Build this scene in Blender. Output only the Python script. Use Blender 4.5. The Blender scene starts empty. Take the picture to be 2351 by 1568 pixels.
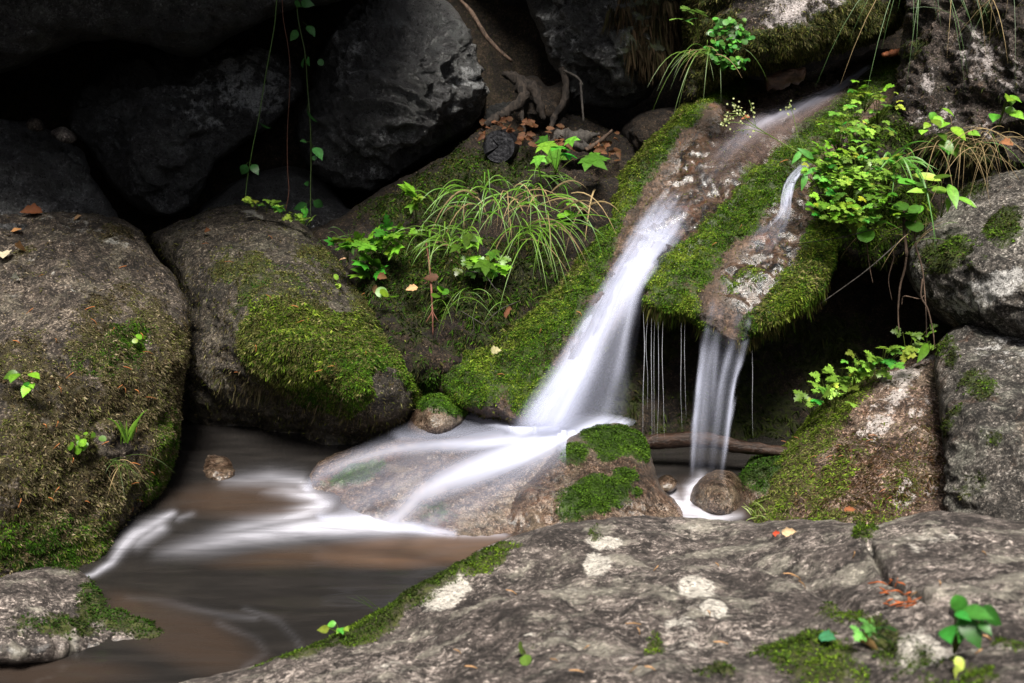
import bpy, math, random
import numpy as np
from mathutils import Vector

# ---------------------------------------------------------------- camera, light, exposure
S = bpy.context.scene
COL = S.collection
CAM_H, PITCH, FOC = 1.0, math.radians(15.0), 35.0
cam_d = bpy.data.cameras.new('camera')
cam_d.lens = FOC; cam_d.sensor_width = 36.0; cam_d.clip_start = 0.02; cam_d.clip_end = 500
cam_d.dof.use_dof = True; cam_d.dof.focus_distance = 2.7; cam_d.dof.aperture_fstop = 7.0
cam = bpy.data.objects.new('camera', cam_d); COL.objects.link(cam)
cam.location = (0, 0, CAM_H); cam.rotation_euler = (math.pi/2 - PITCH, 0, 0)
S.camera = cam

SUN_EL, SUN_AZ = math.radians(64), math.radians(182)     # azimuth: clockwise from +Y; light comes from over the right shoulder
W = bpy.data.worlds.new('World'); S.world = W; W.use_nodes = True
nt = W.node_tree; nt.nodes.clear()
sky = nt.nodes.new('ShaderNodeTexSky'); sky.sky_type = 'NISHITA'; sky.sun_disc = False
sky.sun_elevation = SUN_EL; sky.sun_rotation = SUN_AZ
sky.air_density = 1.0; sky.dust_density = 6.0; sky.ozone_density = 1.0
hs = nt.nodes.new('ShaderNodeHueSaturation'); hs.inputs['Saturation'].default_value = 0.45
bg = nt.nodes.new('ShaderNodeBackground'); bg.inputs['Strength'].default_value = 0.054
wo = nt.nodes.new('ShaderNodeOutputWorld')
nt.links.new(sky.outputs[0], hs.inputs['Color']); nt.links.new(hs.outputs[0], bg.inputs['Color'])
nt.links.new(bg.outputs[0], wo.inputs['Surface'])
sl = bpy.data.lights.new('sun', 'SUN'); sl.energy = 4.9; sl.angle = math.radians(20); sl.color = (1.0, .95, .86)
so = bpy.data.objects.new('sun', sl); COL.objects.link(so)
sd = Vector((math.sin(SUN_AZ)*math.cos(SUN_EL), math.cos(SUN_AZ)*math.cos(SUN_EL), math.sin(SUN_EL)))
so.rotation_euler = sd.to_track_quat('Z', 'Y').to_euler(); so.location = sd*20
S.view_settings.view_transform = 'Standard'; S.view_settings.look = 'None'
S.view_settings.exposure = 0.98; S.view_settings.gamma = 1.0
S.render.engine = 'CYCLES'
S.cycles.max_bounces = 8; S.cycles.transparent_max_bounces = 24; S.cycles.diffuse_bounces = 3
S.cycles.use_denoising = True
try: S.cycles.denoiser = 'OPENIMAGEDENOISE'
except Exception: pass

# ---------------------------------------------------------------- helpers
PXF = 2351*FOC/36.0
CP, SP = math.cos(PITCH), math.sin(PITCH)
def P(x, y, d):
    "reference coordinates (2351 x 1568 grid) + distance along the lens axis -> world"
    x = np.asarray(x, float); y = np.asarray(y, float); d = np.asarray(d, float)
    a = (x-1175.5)/PXF; b = -(y-784.0)/PXF
    return np.stack([a*d, d*(CP + b*SP), CAM_H + d*(-SP + b*CP)], -1)
def dz(y, z):
    "distance at which row y meets height z"
    b = -(np.asarray(y, float)-784.0)/PXF
    return (z-CAM_H)/(b*CP - SP)
def zof(y, d): return CAM_H + d*(-SP - (y-784.0)/PXF*CP)

def proj(p):
    q = p-np.array([0, 0, CAM_H]); d = q[:, 1]*CP-q[:, 2]*SP; u = q[:, 1]*SP+q[:, 2]*CP
    d = np.maximum(d, .05)
    return 1175.5+PXF*q[:, 0]/d, 784-PXF*u/d

_G = np.random.RandomState(5).randn(512, 3); _G /= np.linalg.norm(_G, axis=1)[:, None]
def _hash(i, j, k, s): return ((i*73856093) ^ (j*19349663) ^ (k*83492791) ^ (s*2654435)) & 511
def noise(p, seed=0):
    p = np.asarray(p, float); i = np.floor(p).astype(np.int64); f = p-i
    u = f*f*f*(f*(f*6-15)+10); r = 0
    for a in (0, 1):
        for b in (0, 1):
            for c in (0, 1):
                g = _G[_hash(i[:, 0]+a, i[:, 1]+b, i[:, 2]+c, seed)]
                w = (u[:, 0] if a else 1-u[:, 0])*(u[:, 1] if b else 1-u[:, 1])*(u[:, 2] if c else 1-u[:, 2])
                r = r + w*(g[:, 0]*(f[:, 0]-a)+g[:, 1]*(f[:, 1]-b)+g[:, 2]*(f[:, 2]-c))
    return r*1.5
def fbm(p, sc, o=4, seed=0, gain=.5):
    r = 0; a = 1
    for k in range(o):
        r = r + a*noise(np.asarray(p)*sc*(2.03**k)+k*17.3, seed+k); a *= gain
    return r
def ridged(p, sc, o=3, seed=0):
    r = 0; a = 1
    for k in range(o):
        r = r + a*(1-2*np.abs(noise(np.asarray(p)*sc*(2.07**k)+k*9.1, seed+k))); a *= .5
    return r

def smooth_outline(pts, step=6, seed=0, wob=2.0):
    p = np.array(pts, float); n = len(p); out = []
    for i in range(n):
        a, b, c, d = p[i-1], p[i], p[(i+1) % n], p[(i+2) % n]
        m = max(2, int(np.linalg.norm(c-b)/step))
        t = (np.arange(m)/m)[:, None]
        out.append(.5*((2*b)+(c-a)*t+(2*a-5*b+4*c-d)*t*t+(3*b-a-3*c+d)*t**3))
    q = np.concatenate(out)
    q3 = np.concatenate([q, np.zeros((len(q), 1))], 1)
    q[:, 0] += wob*fbm(q3, 1/38., 3, seed)*2; q[:, 1] += wob*fbm(q3+99, 1/38., 3, seed+7)*2
    return q
def sdf(q, poly):
    "signed distance (positive inside) and nearest outline point"
    a = poly; b = np.roll(poly, -1, 0); D = np.full(len(q), 1e18); N = np.zeros_like(q); ins = np.zeros(len(q), bool)
    for s in range(len(a)):
        e = b[s]-a[s]; w = q-a[s]
        t = np.clip((w@e)/(e@e+1e-12), 0, 1); c = a[s]+t[:, None]*e
        d = ((q-c)**2).sum(1); m = d < D; D[m] = d[m]; N[m] = c[m]
        cond = (a[s, 1] > q[:, 1]) != (b[s, 1] > q[:, 1])
        if e[1] != 0:
            ins ^= cond & (q[:, 0] < e[0]*(q[:, 1]-a[s, 1])/e[1]+a[s, 0])
    D = np.sqrt(D); return np.where(ins, D, -D), N
class TPS:
    def __init__(s, c, lam=0.0):
        c = np.array(c, float); s.c = c[:, :2]/500.0; n = len(c)
        K = s.k(np.linalg.norm(s.c[:, None]-s.c[None], axis=2))+np.eye(n)*lam
        Q = np.concatenate([np.ones((n, 1)), s.c], 1)
        A = np.block([[K, Q], [Q.T, np.zeros((3, 3))]])
        s.w = np.linalg.lstsq(A, np.concatenate([c[:, 2], np.zeros(3)]), rcond=None)[0]
    def k(s, r): return np.where(r > 1e-9, r*r*np.log(r+1e-12), 0)
    def __call__(s, q):
        q = np.atleast_2d(np.asarray(q, float))/500.0
        return s.k(np.linalg.norm(q[:, None]-s.c[None], axis=2))@s.w[:-3]+s.w[-3]+q@s.w[-2:]

def make_mesh(name, v, loops, sizes, mat, parent=None, loc=None, smooth=True, attrs=None, cattr=None, uv=None):
    v = np.asarray(v, float)
    if loc is not None: v = v-np.asarray(loc, float)
    me = bpy.data.meshes.new(name)
    loops = np.asarray(loops, np.int32).ravel(); sizes = np.asarray(sizes, np.int32)
    me.vertices.add(len(v)); me.vertices.foreach_set('co', v.astype(np.float32).ravel())
    me.loops.add(len(loops)); me.loops.foreach_set('vertex_index', loops)
    me.polygons.add(len(sizes))
    st = np.concatenate([[0], np.cumsum(sizes)[:-1]]).astype(np.int32)
    me.polygons.foreach_set('loop_start', st); me.polygons.foreach_set('loop_total', sizes)
    me.update(calc_edges=True)
    me.polygons.foreach_set('use_smooth', np.full(len(sizes), smooth, bool))
    for k, a in (attrs or {}).items():
        at = me.attributes.new(k, 'FLOAT', 'POINT'); at.data.foreach_set('value', np.asarray(a, np.float32))
    for k, a in (cattr or {}).items():
        at = me.attributes.new(k, 'FLOAT_COLOR', 'POINT')
        at.data.foreach_set('color', np.concatenate([a, np.ones((len(a), 1))], 1).astype(np.float32).ravel())
    if uv is not None:
        u = me.uv_layers.new(name='flow'); u.data.foreach_set('uv', np.asarray(uv, np.float32)[loops].ravel())
    me.validate(); me.materials.append(mat)
    o = bpy.data.objects.new(name, me); COL.objects.link(o)
    if parent is not None: o.parent = parent
    elif loc is not None: o.location = loc
    return o
def tag(o, label=None, cat=None, group=None, kind=None):
    if label: o['label'] = label
    if cat: o['category'] = cat
    if group: o['group'] = group
    if kind: o['kind'] = kind
    return o
def empty(name, loc, label, cat, group=None):
    o = bpy.data.objects.new(name, None); COL.objects.link(o); o.location = loc; o.empty_display_size = .02
    return tag(o, label, cat, group)

# ---------------------------------------------------------------- materials
def new_mat(name):
    m = bpy.data.materials.new(name); m.use_nodes = True; m.node_tree.nodes.clear(); return m, m.node_tree
class NB:
    def __init__(s, t): s.t = t
    def n(s, typ, **kw):
        nd = s.t.nodes.new(typ)
        for k, v in kw.items():
            if k in nd.inputs.keys(): s.set(nd, k, v)
            else: setattr(nd, k, v)
        return nd
    def set(s, nd, k, v):
        if isinstance(v, bpy.types.NodeSocket): s.t.links.new(v, nd.inputs[k])
        else: nd.inputs[k].default_value = v
    def noise(s, vec, sc, det=4, rough=.55, dist=0.0):
        nd = s.n('ShaderNodeTexNoise'); s.set(nd, 'Vector', vec); s.set(nd, 'Scale', sc)
        s.set(nd, 'Detail', det); s.set(nd, 'Roughness', rough); s.set(nd, 'Distortion', dist); return nd.outputs['Fac']
    def math(s, op, a, b=0.0, c=0.0, clamp=False):
        nd = s.n('ShaderNodeMath', operation=op); nd.use_clamp = clamp
        for i, v in enumerate((a, b, c)):
            if isinstance(v, bpy.types.NodeSocket): s.t.links.new(v, nd.inputs[i])
            else: nd.inputs[i].default_value = v
        return nd.outputs[0]
    def ss(s, v, lo, hi, a=0.0, b=1.0):
        nd = s.n('ShaderNodeMapRange'); nd.interpolation_type = 'SMOOTHSTEP'
        for k, x in (('Value', v), ('From Min', lo), ('From Max', hi), ('To Min', a), ('To Max', b)): s.set(nd, k, x)
        return nd.outputs[0]
    def mix(s, f, a, b, blend='MIX'):
        nd = s.n('ShaderNodeMix'); nd.data_type = 'RGBA'; nd.blend_type = blend; nd.clamp_factor = True
        for i, v in ((0, f), (6, a), (7, b)):
            if isinstance(v, bpy.types.NodeSocket): s.t.links.new(v, nd.inputs[i])
            elif i == 0: nd.inputs[0].default_value = v
            else: nd.inputs[i].default_value = (*v, 1)
        return nd.outputs[2]
    def attr(s, name, out='Fac'): return s.n('ShaderNodeAttribute', attribute_name=name).outputs[out]

def rock_mat(name, dark, mid, light, lichen=(.5, .48, .45), lich=.5, rough=.75, moss1=(.05, .075, .008), moss2=(.02, .03, .006),
             bump=.6, grain=1.0, rust=0.0, spec=.3, stretch=(1, 1, 1), pits=0.0, grainy=1.0, lsc=17, mott=.55):
    m, t = new_mat(name); b = NB(t)
    tc = b.n('ShaderNodeTexCoord').outputs['Object']
    mp = b.n('ShaderNodeMapping'); b.set(mp, 'Vector', tc); mp.inputs['Scale'].default_value = stretch
    mp.inputs['Rotation'].default_value = (.3, .25, .5)
    v = mp.outputs[0]
    big = b.noise(v, 6, 4, .6, .3); med = b.noise(v, 26*grain, 9, .78, 0); fine = b.noise(v, 90*grain, 6, .78, 0)
    vf = b.noise(v, 210*grain, 3, .75); sp = b.noise(v, 130*grain, 5, .8, 0)
    c = b.mix(b.ss(b.math('ADD', med, b.math('MULTIPLY', b.math('SUBTRACT', fine, .5), .5)), .40, .62), dark, mid)
    lm0 = b.math('ADD', b.math('MULTIPLY', sp, .75), b.math('MULTIPLY', b.math('ADD', big, med), .26))
    c = b.mix(b.ss(lm0, .645, .735, 0, .9), c, light)
    c = b.mix(b.ss(b.math('ADD', vf, b.math('MULTIPLY', b.math('SUBTRACT', med, .5), .6)), .36, .50, .85, 0), c, tuple(x*.4 for x in dark))
    pv = b.noise(v, 7.5, 8, .7, .3)
    c = b.mix(b.ss(pv, .34, .50, .62, 0), c, tuple(x*.42 for x in mid), 'MIX')
    c = b.mix(b.ss(b.noise(v, 11, 9, .74, .3), .50, .62, 0, mott), c, tuple(x*k*.62 for x, k in zip(light, (.93, 1.0, .93))))
    if rust > 0:
        rn = b.noise(v, 9, 5, .6, .6)
        c = b.mix(b.ss(rn, .56, .72, 0, rust), c, (.16, .06, .02))
    # mineral grains: one random tone per grain, dark seams between them
    jit = b.n('ShaderNodeVectorMath', operation='MULTIPLY_ADD')
    nz = b.n('ShaderNodeTexNoise'); b.set(nz, 'Vector', v); b.set(nz, 'Scale', 120*grain); b.set(nz, 'Detail', 3)
    t.links.new(nz.outputs['Color'], jit.inputs[0]); jit.inputs[1].default_value = (.012,)*3; t.links.new(v, jit.inputs[2])
    def grains(sc):
        w = b.n('ShaderNodeTexVoronoi'); b.set(w, 'Vector', jit.outputs[0]); b.set(w, 'Scale', sc)
        sep = b.n('ShaderNodeSeparateColor'); t.links.new(w.outputs['Color'], sep.inputs[0]); return sep.outputs[0], w.outputs['Distance']
    g1, e1 = grains(210*grain); g2, e2 = grains(80*grain)
    gv = b.math('ADD', b.math('MULTIPLY', b.math('POWER', g1, 2.6), 2.1), .28)
    gv = b.math('MULTIPLY', gv, b.math('ADD', b.math('MULTIPLY', g2, .8), .62))
    gv = b.math('MULTIPLY', gv, b.ss(e1, .45, .85, 1.0, .45))
    gs = b.n('ShaderNodeVectorMath', operation='SCALE'); t.links.new(c, gs.inputs[0]); t.links.new(gv, gs.inputs['Scale'])
    c = b.mix(b.math('MULTIPLY', b.ss(big, .25, .6, .95*grainy, .6*grainy), b.math('SUBTRACT', 1.0, b.math('MULTIPLY', b.attr('wet'), .6))), c, gs.outputs[0])
    # lichen crusts: blotchy, plus where the mesh attribute asks for more
    ln = b.math('ADD', b.noise(v, lsc*grain, 9, .78, .2), b.math('MULTIPLY', b.attr('lich'), .22))
    lm = b.ss(ln, .69-.12*lich, .77-.12*lich, 0, .9)
    lm = b.math('MULTIPLY', lm, b.ss(b.math('ADD', vf, b.math('MULTIPLY', b.math('SUBTRACT', fine, .5), .8)), .34, .54, .25, 1))
    lt = b.n('ShaderNodeVectorMath', operation='SCALE'); lt.inputs[0].default_value = lichen; b.set(lt, 'Scale', b.math('ADD', b.math('MULTIPLY', g1, .6), .62))
    c = b.mix(lm, c, lt.outputs[0])
    if pits > 0:
        mq = b.n('ShaderNodeMapping'); b.set(mq, 'Vector', tc); mq.inputs['Scale'].default_value = (1.3, .8, .8); mq.inputs['Rotation'].default_value = (.7, 0, -.5)
        pn = b.math('ADD', b.noise(mq.outputs[0], 26, 5, .65, .5), b.math('MULTIPLY', b.attr('wet'), .07))
        c = b.mix(b.ss(pn, .60, .68, 0, pits), c, (.008, .010, .013))
    # moss film under the strands
    mm = b.math('ADD', b.attr('moss'), b.math('MULTIPLY', b.math('SUBTRACT', fine, .5), 1.5))
    mm = b.ss(mm, .36, .66, 0, .92)
    mc = b.mix(b.ss(b.noise(v, 60, 5, .7), .4, .62), moss2, moss1)
    c = b.mix(mm, c, mc)
    wet = b.attr('wet')
    ws = b.n('ShaderNodeVectorMath', operation='SCALE'); t.links.new(c, ws.inputs[0]); b.set(ws, 'Scale', b.math('SUBTRACT', 1.0, b.math('MULTIPLY', wet, .5))); c = ws.outputs[0]
    p = b.n('ShaderNodeBsdfPrincipled'); b.set(p, 'Base Color', c)
    r = b.math('SUBTRACT', b.ss(fine, .3, .7, rough-.12, rough+.12), b.math('MULTIPLY', wet, .30))
    r = b.math('MAXIMUM', b.math('ADD', r, b.math('MULTIPLY', mm, .15)), .12)
    b.set(p, 'Roughness', r); b.set(p, 'Specular IOR Level', spec)
    h = b.math('ADD', b.math('MULTIPLY', med, .9), b.math('ADD', b.math('MULTIPLY', fine, .5), b.math('SUBTRACT', b.math('MULTIPLY', vf, .22), b.math('MULTIPLY', e1, .12))))
    bp = b.n('ShaderNodeBump'); b.set(bp, 'Strength', b.math('MULTIPLY', bump, b.math('SUBTRACT', 1.0, b.math('MULTIPLY', wet, .75)))); b.set(bp, 'Distance', .022); b.set(bp, 'Height', h)
    b.set(p, 'Normal', bp.outputs[0])
    b.set(p, 'Coat Weight', b.math('MULTIPLY', wet, .32)); p.inputs['Coat Roughness'].default_value = .3
    b2 = b.n('ShaderNodeBump'); b.set(b2, 'Strength', .6); b.set(b2, 'Distance', .02); b.set(b2, 'Height', b.noise(v, 38, 4, .6, .5)); b.set(p, 'Coat Normal', b2.outputs[0])
    o = b.n('ShaderNodeOutputMaterial'); t.links.new(p.outputs[0], o.inputs['Surface'])
    return m
def leafy_mat(name, rough=.45, transl=.35, spec=.35, use_col=True, col=(.1, .2, .02)):
    m, t = new_mat(name); b = NB(t)
    tc = b.n('ShaderNodeTexCoord').outputs['Object']
    c0 = b.attr('col', 'Color') if use_col else col
    c = b.mix(b.ss(b.noise(tc, 140, 3), .35, .7, 0, .35), c0, (.02, .035, .004))
    p = b.n('ShaderNodeBsdfPrincipled'); b.set(p, 'Base Color', c); b.set(p, 'Roughness', rough); b.set(p, 'Specular IOR Level', spec)
    tr = b.n('ShaderNodeBsdfTranslucent'); b.set(tr, 'Color', c)
    mx = b.n('ShaderNodeMixShader'); mx.inputs[0].default_value = transl
    t.links.new(p.outputs[0], mx.inputs[1]); t.links.new(tr.outputs[0], mx.inputs[2])
    o = b.n('ShaderNodeOutputMaterial'); t.links.new(mx.outputs[0], o.inputs['Surface'])
    return m
MOSS = leafy_mat('moss_strands', .75, .25, .15)
LEAF = leafy_mat('green_leaf', .38, .4, .4)
DRY = leafy_mat('dry_leaf', .7, .15, .2)
def wood_mat(name, dark, light, rough=.8, sc=(60, 60, 6), bump=.7):
    m, t = new_mat(name); b = NB(t)
    tc = b.n('ShaderNodeTexCoord').outputs['Object']
    mp = b.n('ShaderNodeMapping'); b.set(mp, 'Vector', tc); mp.inputs['Scale'].default_value = sc
    n1 = b.noise(mp.outputs[0], 1, 6, .7, .5); n2 = b.noise(tc, 150, 4, .7)
    c = b.mix(b.ss(n1, .35, .68), dark, light); c = b.mix(b.ss(n2, .3, .7, .4, 0), c, tuple(x*.3 for x in dark))
    p = b.n('ShaderNodeBsdfPrincipled'); b.set(p, 'Base Color', c); b.set(p, 'Roughness', rough); b.set(p, 'Specular IOR Level', .25)
    bp = b.n('ShaderNodeBump'); b.set(bp, 'Strength', bump); b.set(bp, 'Distance', .008); b.set(bp, 'Height', b.math('ADD', n1, b.math('MULTIPLY', n2, .4)))
    b.set(p, 'Normal', bp.outputs[0])
    o = b.n('ShaderNodeOutputMaterial'); t.links.new(p.outputs[0], o.inputs['Surface'])
    return m

# ---------------------------------------------------------------- boulders
def blobs(x, y, L):
    "soft patches: (cx, cy, rx, ry, angle in degrees, strength)"
    r = np.zeros(len(x))
    for e in L:
        if isinstance(e[0], list):          # a band: ([(x, y, half width), ...], strength)
            q = np.zeros(len(x))
            for (xa, ya, wa), (xb, yb, wb) in zip(e[0][:-1], e[0][1:]):
                t = np.clip(((x-xa)*(xb-xa)+(y-ya)*(yb-ya))/((xb-xa)**2+(yb-ya)**2+1e-9), 0, 1)
                q = np.maximum(q, np.clip(1.35-np.hypot(x-xa-t*(xb-xa), y-ya-t*(yb-ya))/(wa+(wb-wa)*t), 0, .7)/.7)
            r = np.maximum(r, e[1]*q) if e[1] > 0 else r+e[1]*q
            continue
        cx, cy, rx, ry, an, s = e
        a = math.radians(an); dx = x-cx; dy = y-cy
        u = (dx*math.cos(a)+dy*math.sin(a))/rx; v = (-dx*math.sin(a)+dy*math.cos(a))/ry
        q = np.clip(1.35-np.sqrt(u*u+v*v), 0, .7)/.7
        r = np.where(abs(s*q) > 0, np.where(s > 0, np.maximum(r, s*q), r+s*q), r)
    return np.clip(r, 0, 1.2)
def calc_normals(v, q):
    n = np.cross(v[q[:, 2]]-v[q[:, 0]], v[q[:, 3]]-v[q[:, 1]])
    N = np.zeros_like(v)
    for k in range(4): np.add.at(N, q[:, k], n)
    return N/(np.linalg.norm(N, axis=1)[:, None]+1e-12)
def rock(name, label, cat, outline, ctrl, mat, r=90, bul=.2, back=.35, step=5, lump=.03, crag=.012, fine=.004, seed=0,
         moss=None, mossn=.5, up=0.0, lich=None, wet=None, group=None, kind=None, groove=None, wob=2.0, pw=2.0, sc=1.0):
    poly = smooth_outline(outline, 6, seed, wob)
    x0, y0 = poly.min(0)-step; x1, y1 = poly.max(0)+step
    nx = int((x1-x0)/step)+2; ny = int((y1-y0)/step)+2
    gx, gy = np.meshgrid(x0+np.arange(nx)*step, y0+np.arange(ny)*step)
    q = np.stack([gx.ravel(), gy.ravel()], 1)
    D, N = sdf(q, poly)
    ok = D > -step*.5
    snap = ok & (D < step*.5)
    I = np.arange(nx*ny).reshape(ny, nx)
    qa = np.stack([I[:-1, :-1], I[1:, :-1], I[1:, 1:], I[:-1, 1:]], -1).reshape(-1, 4)
    qa = qa[ok[qa].all(1)]
    # rim = vertices on the border of the kept quads
    cnt = np.zeros(nx*ny, int); np.add.at(cnt, qa.ravel(), 1)
    rim = (cnt > 0) & ((cnt < 4) | snap)
    q[rim] = N[rim]; D = np.where(rim, 0, D)
    used = cnt > 0; idx = np.full(nx*ny, -1); idx[used] = np.arange(used.sum())
    q = q[used]; D = np.maximum(D[used], 0); rim = rim[used]; f = idx[qa]
    tps = TPS(ctrl)
    prof = lambda t: (1-(1-np.clip(t, 0, 1))**pw)**(1/pw)
    base = tps(q)
    df = base+bul*(1-prof(D/r)); db = base+bul+back*prof(D/(r*1.3))
    nf = len(q); bi = np.arange(nf)
    bi[~rim] = nf+np.arange((~rim).sum())
    v = np.concatenate([P(q[:, 0], q[:, 1], df), P(q[~rim, 0], q[~rim, 1], db[~rim])])
    fb = bi[f][:, ::-1]; F = np.concatenate([f, fb])
    Nn = calc_normals(v, F)
    sx = np.concatenate([q[:, 0], q[~rim, 0]]); sy = np.concatenate([q[:, 1], q[~rim, 1]])
    isf = np.arange(len(v)) < nf
    so_ = seed*3.7
    disp = lump*fbm(v+so_, 3.2*sc, 3, seed)+crag*(ridged(v*np.array([1, 1, 1.6])+so_, 9*sc, 3, seed+3)-.4)+fine*fbm(v+so_, 60*sc, 3, seed+5)
    edge = np.concatenate([np.clip(D/30, .12, 1), np.clip(D[~rim]/70, .03, 1)])
    pm = np.zeros(len(v))
    if moss is not None:
        pm = np.clip(blobs(sx, sy, moss)+mossn*(fbm(v, 9, 3, seed+11)+.5*fbm(v, 40, 3, seed+12)), 0, 1)*isf
        disp = disp+np.clip(pm-.3, 0, .5)*(.012+.016*fbm(v, 22, 3, seed+13))
    disp = disp*edge
    if groove is not None:
        for pl, wd, dp in groove:
            gd, _ = sdf(np.stack([sx, sy], 1), np.concatenate([np.array(pl, float), np.array(pl, float)[::-1]+.01]))
            gd = np.abs(gd)+4*np.abs(fbm(v, 30, 2, 4)); disp = disp-np.where(isf, dp*np.exp(-(gd/wd)**2), 0)
    v = v+Nn*disp[:, None]
    Nn = calc_normals(v, F)
    ms = np.zeros(len(v))
    if moss is not None or up > 0:
        ms = blobs(sx, sy, moss or [])
        ms = ms+up*np.clip(Nn[:, 2], 0, 1)
        ms = np.where(ms > .02, ms+mossn*(fbm(v, 9, 3, seed+11)+.5*fbm(v, 40, 3, seed+12)), 0)*np.where(isf, 1, .5)
        ms = np.clip(ms, 0, 1)
    lc = blobs(sx, sy, lich)+0*sx if lich else np.zeros(len(v))
    wt = np.clip(blobs(sx, sy, wet), 0, 1) if wet else np.zeros(len(v))
    loc = np.array([v[:, 0].mean(), v[:, 1].mean(), v[:, 2].min()])
    o = make_mesh(name, v, F, np.full(len(F), 4), mat, loc=loc, attrs={'moss': ms, 'lich': lc, 'wet': wt})
    tag(o, label if kind != 'structure' else None, cat if kind != 'structure' else None, group, kind)
    qx, qy = proj(v[:nf]); vd = v[:nf, 1]*CP-(v[:nf, 2]-CAM_H)*SP
    c8 = 8.0; gx0, gy0 = qx.min()-40, qy.min()-40; gw = int((qx.max()-gx0)/c8)+8; gh = int((qy.max()-gy0)/c8)+8
    G = np.full((gh, gw), 9.0); np.minimum.at(G, (((qy-gy0)/c8).astype(int), ((qx-gx0)/c8).astype(int)), vd)
    for _ in range(2):
        pd = np.pad(G, 1, constant_values=9.0); nb = np.min([pd[1:-1, :-2], pd[1:-1, 2:], pd[:-2, 1:-1], pd[2:, 1:-1]], 0); G = np.where(G > 8, nb, G)
    def surf(x, y):
        i = np.clip(((np.asarray(y)-gy0)/c8).astype(int), 0, gh-1); j = np.clip(((np.asarray(x)-gx0)/c8).astype(int), 0, gw-1)
        return G[i, j]
    def depth(x, y):
        d = float(surf(np.array([x]), np.array([y]))[0])
        if d < 8: return d
        qq = np.array([[x, y]], float); dd, _ = sdf(qq, poly)
        return float((tps(qq)+bul*(1-prof(np.maximum(dd, 0)/r)))[0])
    return dict(surf=surf, o=o, v=v, n=Nn, f=f, ms=ms, sx=sx, sy=sy, loc=loc, depth=depth, wt=wt)

RNG = np.random.RandomState(11)
def strands(R, dens, L, Wd, cols, name='moss', thr=.35, droop=.2, lift=.7, jit=.8, mask=None, mat=None, hang=0.0, seed=1):
    "moss: short leafy strands scattered over the mossy part of a boulder, one mesh"
    rg = np.random.RandomState(seed)
    v, n, f, ms = R['v'], R['n'], R['f'], (R['ms'] if mask is None else mask)
    ar = .5*np.linalg.norm(np.cross(v[f[:, 2]]-v[f[:, 0]], v[f[:, 3]]-v[f[:, 1]]), axis=1)
    fm = ms[f].mean(1); w = ar*np.where(fm > thr, .25+fm, 0)
    tot = int(w.sum()*dens)
    if tot < 1: return None
    fi = rg.choice(len(f), tot, p=w/w.sum())
    a, b = rg.rand(tot, 1), rg.rand(tot, 1)
    c = v[f[fi]]; p = c[:, 0]*(1-a)*(1-b)+c[:, 1]*a*(1-b)+c[:, 2]*a*b+c[:, 3]*(1-a)*b
    kp = fm[fi]+.55*fbm(p, 60, 3, seed+9)+.32*rg.randn(tot) > thr+.18
    fi, p = fi[kp], p[kp]; tot = len(fi)
    nn = n[f[fi, 0]]
    t = rg.randn(tot, 3); t -= (t*nn).sum(1)[:, None]*nn; t /= np.linalg.norm(t, axis=1)[:, None]+1e-9
    s = fm[fi][:, None]
    clump = (.6+.8*np.clip(fbm(p, 45, 2, seed)+.5, 0, 1))[:, None]
    ln = L*clump*(.55+.8*rg.rand(tot, 1))*(.6+.5*s)
    g = np.array([0, 0, -1.0])
    d = nn*lift*(.5+rg.rand(tot, 1))+t*jit*(.5+rg.rand(tot, 1))+g*(droop+hang*rg.rand(tot, 1)); d /= np.linalg.norm(d, axis=1)[:, None]
    side = np.cross(d, nn); side /= np.linalg.norm(side, axis=1)[:, None]+1e-9
    wd = Wd*clump*(.6+.8*rg.rand(tot, 1))
    p0 = p-nn*.001; mid = p+d*ln*.5; tip = p+d*ln+g*ln*droop*.7
    V = np.stack([p0, mid+side*wd*.5, tip, mid-side*wd*.5], 1).reshape(-1, 3)
    k = np.arange(tot)*4
    F = np.concatenate([np.stack([k, k+1, k+2], 1), np.stack([k, k+2, k+3], 1)])
    C = np.array(cols, float); zone = np.clip(.5+.55*fbm(p, 9, 3, seed+2)+.25*rg.randn(tot), 0, .999)
    pos = zone*(len(C)-1); i0 = pos.astype(int); fr = (pos-i0)[:, None]
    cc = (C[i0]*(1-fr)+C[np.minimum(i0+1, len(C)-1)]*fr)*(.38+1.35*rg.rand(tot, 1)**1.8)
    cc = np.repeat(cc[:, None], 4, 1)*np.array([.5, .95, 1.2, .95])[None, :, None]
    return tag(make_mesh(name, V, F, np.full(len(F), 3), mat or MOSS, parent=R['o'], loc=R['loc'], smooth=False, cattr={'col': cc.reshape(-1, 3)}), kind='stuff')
# ---------------------------------------------------------------- stone
M_DARK = rock_mat('shaded_wet_stone', (.007, .007, .008), (.026, .025, .026), (.18, .18, .19), (.42, .43, .44), .66, .34, spec=1.0, bump=1.0)  # partly carries the overhang's shade; pale flecks also stand in for wet glints
M_CLEFTSHADE = rock_mat('cleft_shade_stone', (.003, .003, .003), (.008, .008, .008), (.03, .03, .03), (.05, .05, .05), .1, .6, bump=.9)  # near-black base paints the shade of the cleft
M_LEFT = rock_mat('brown_weathered_stone', (.020, .015, .012), (.078, .059, .046), (.30, .245, .195), (.34, .33, .30), .35, .8, bump=.9,
                  moss1=(.06, .05, .016), moss2=(.022, .016, .007))
M_MID = rock_mat('mossy_brown_stone', (.017, .014, .010), (.068, .053, .039), (.26, .22, .175), (.3, .29, .26), .15, .8, bump=.9,
                 moss1=(.05, .06, .012), moss2=(.016, .02, .005))
M_FORE = rock_mat('pale_lichen_stone', (.030, .024, .022), (.125, .102, .092), (.45, .385, .345), (.60, .56, .50), .72, .72, bump=.75, grain=1.0, grainy=.6, lsc=8, mott=.85,
                  stretch=(.8, 1.05, 1), moss1=(.06, .07, .012), moss2=(.025, .025, .008))
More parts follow.
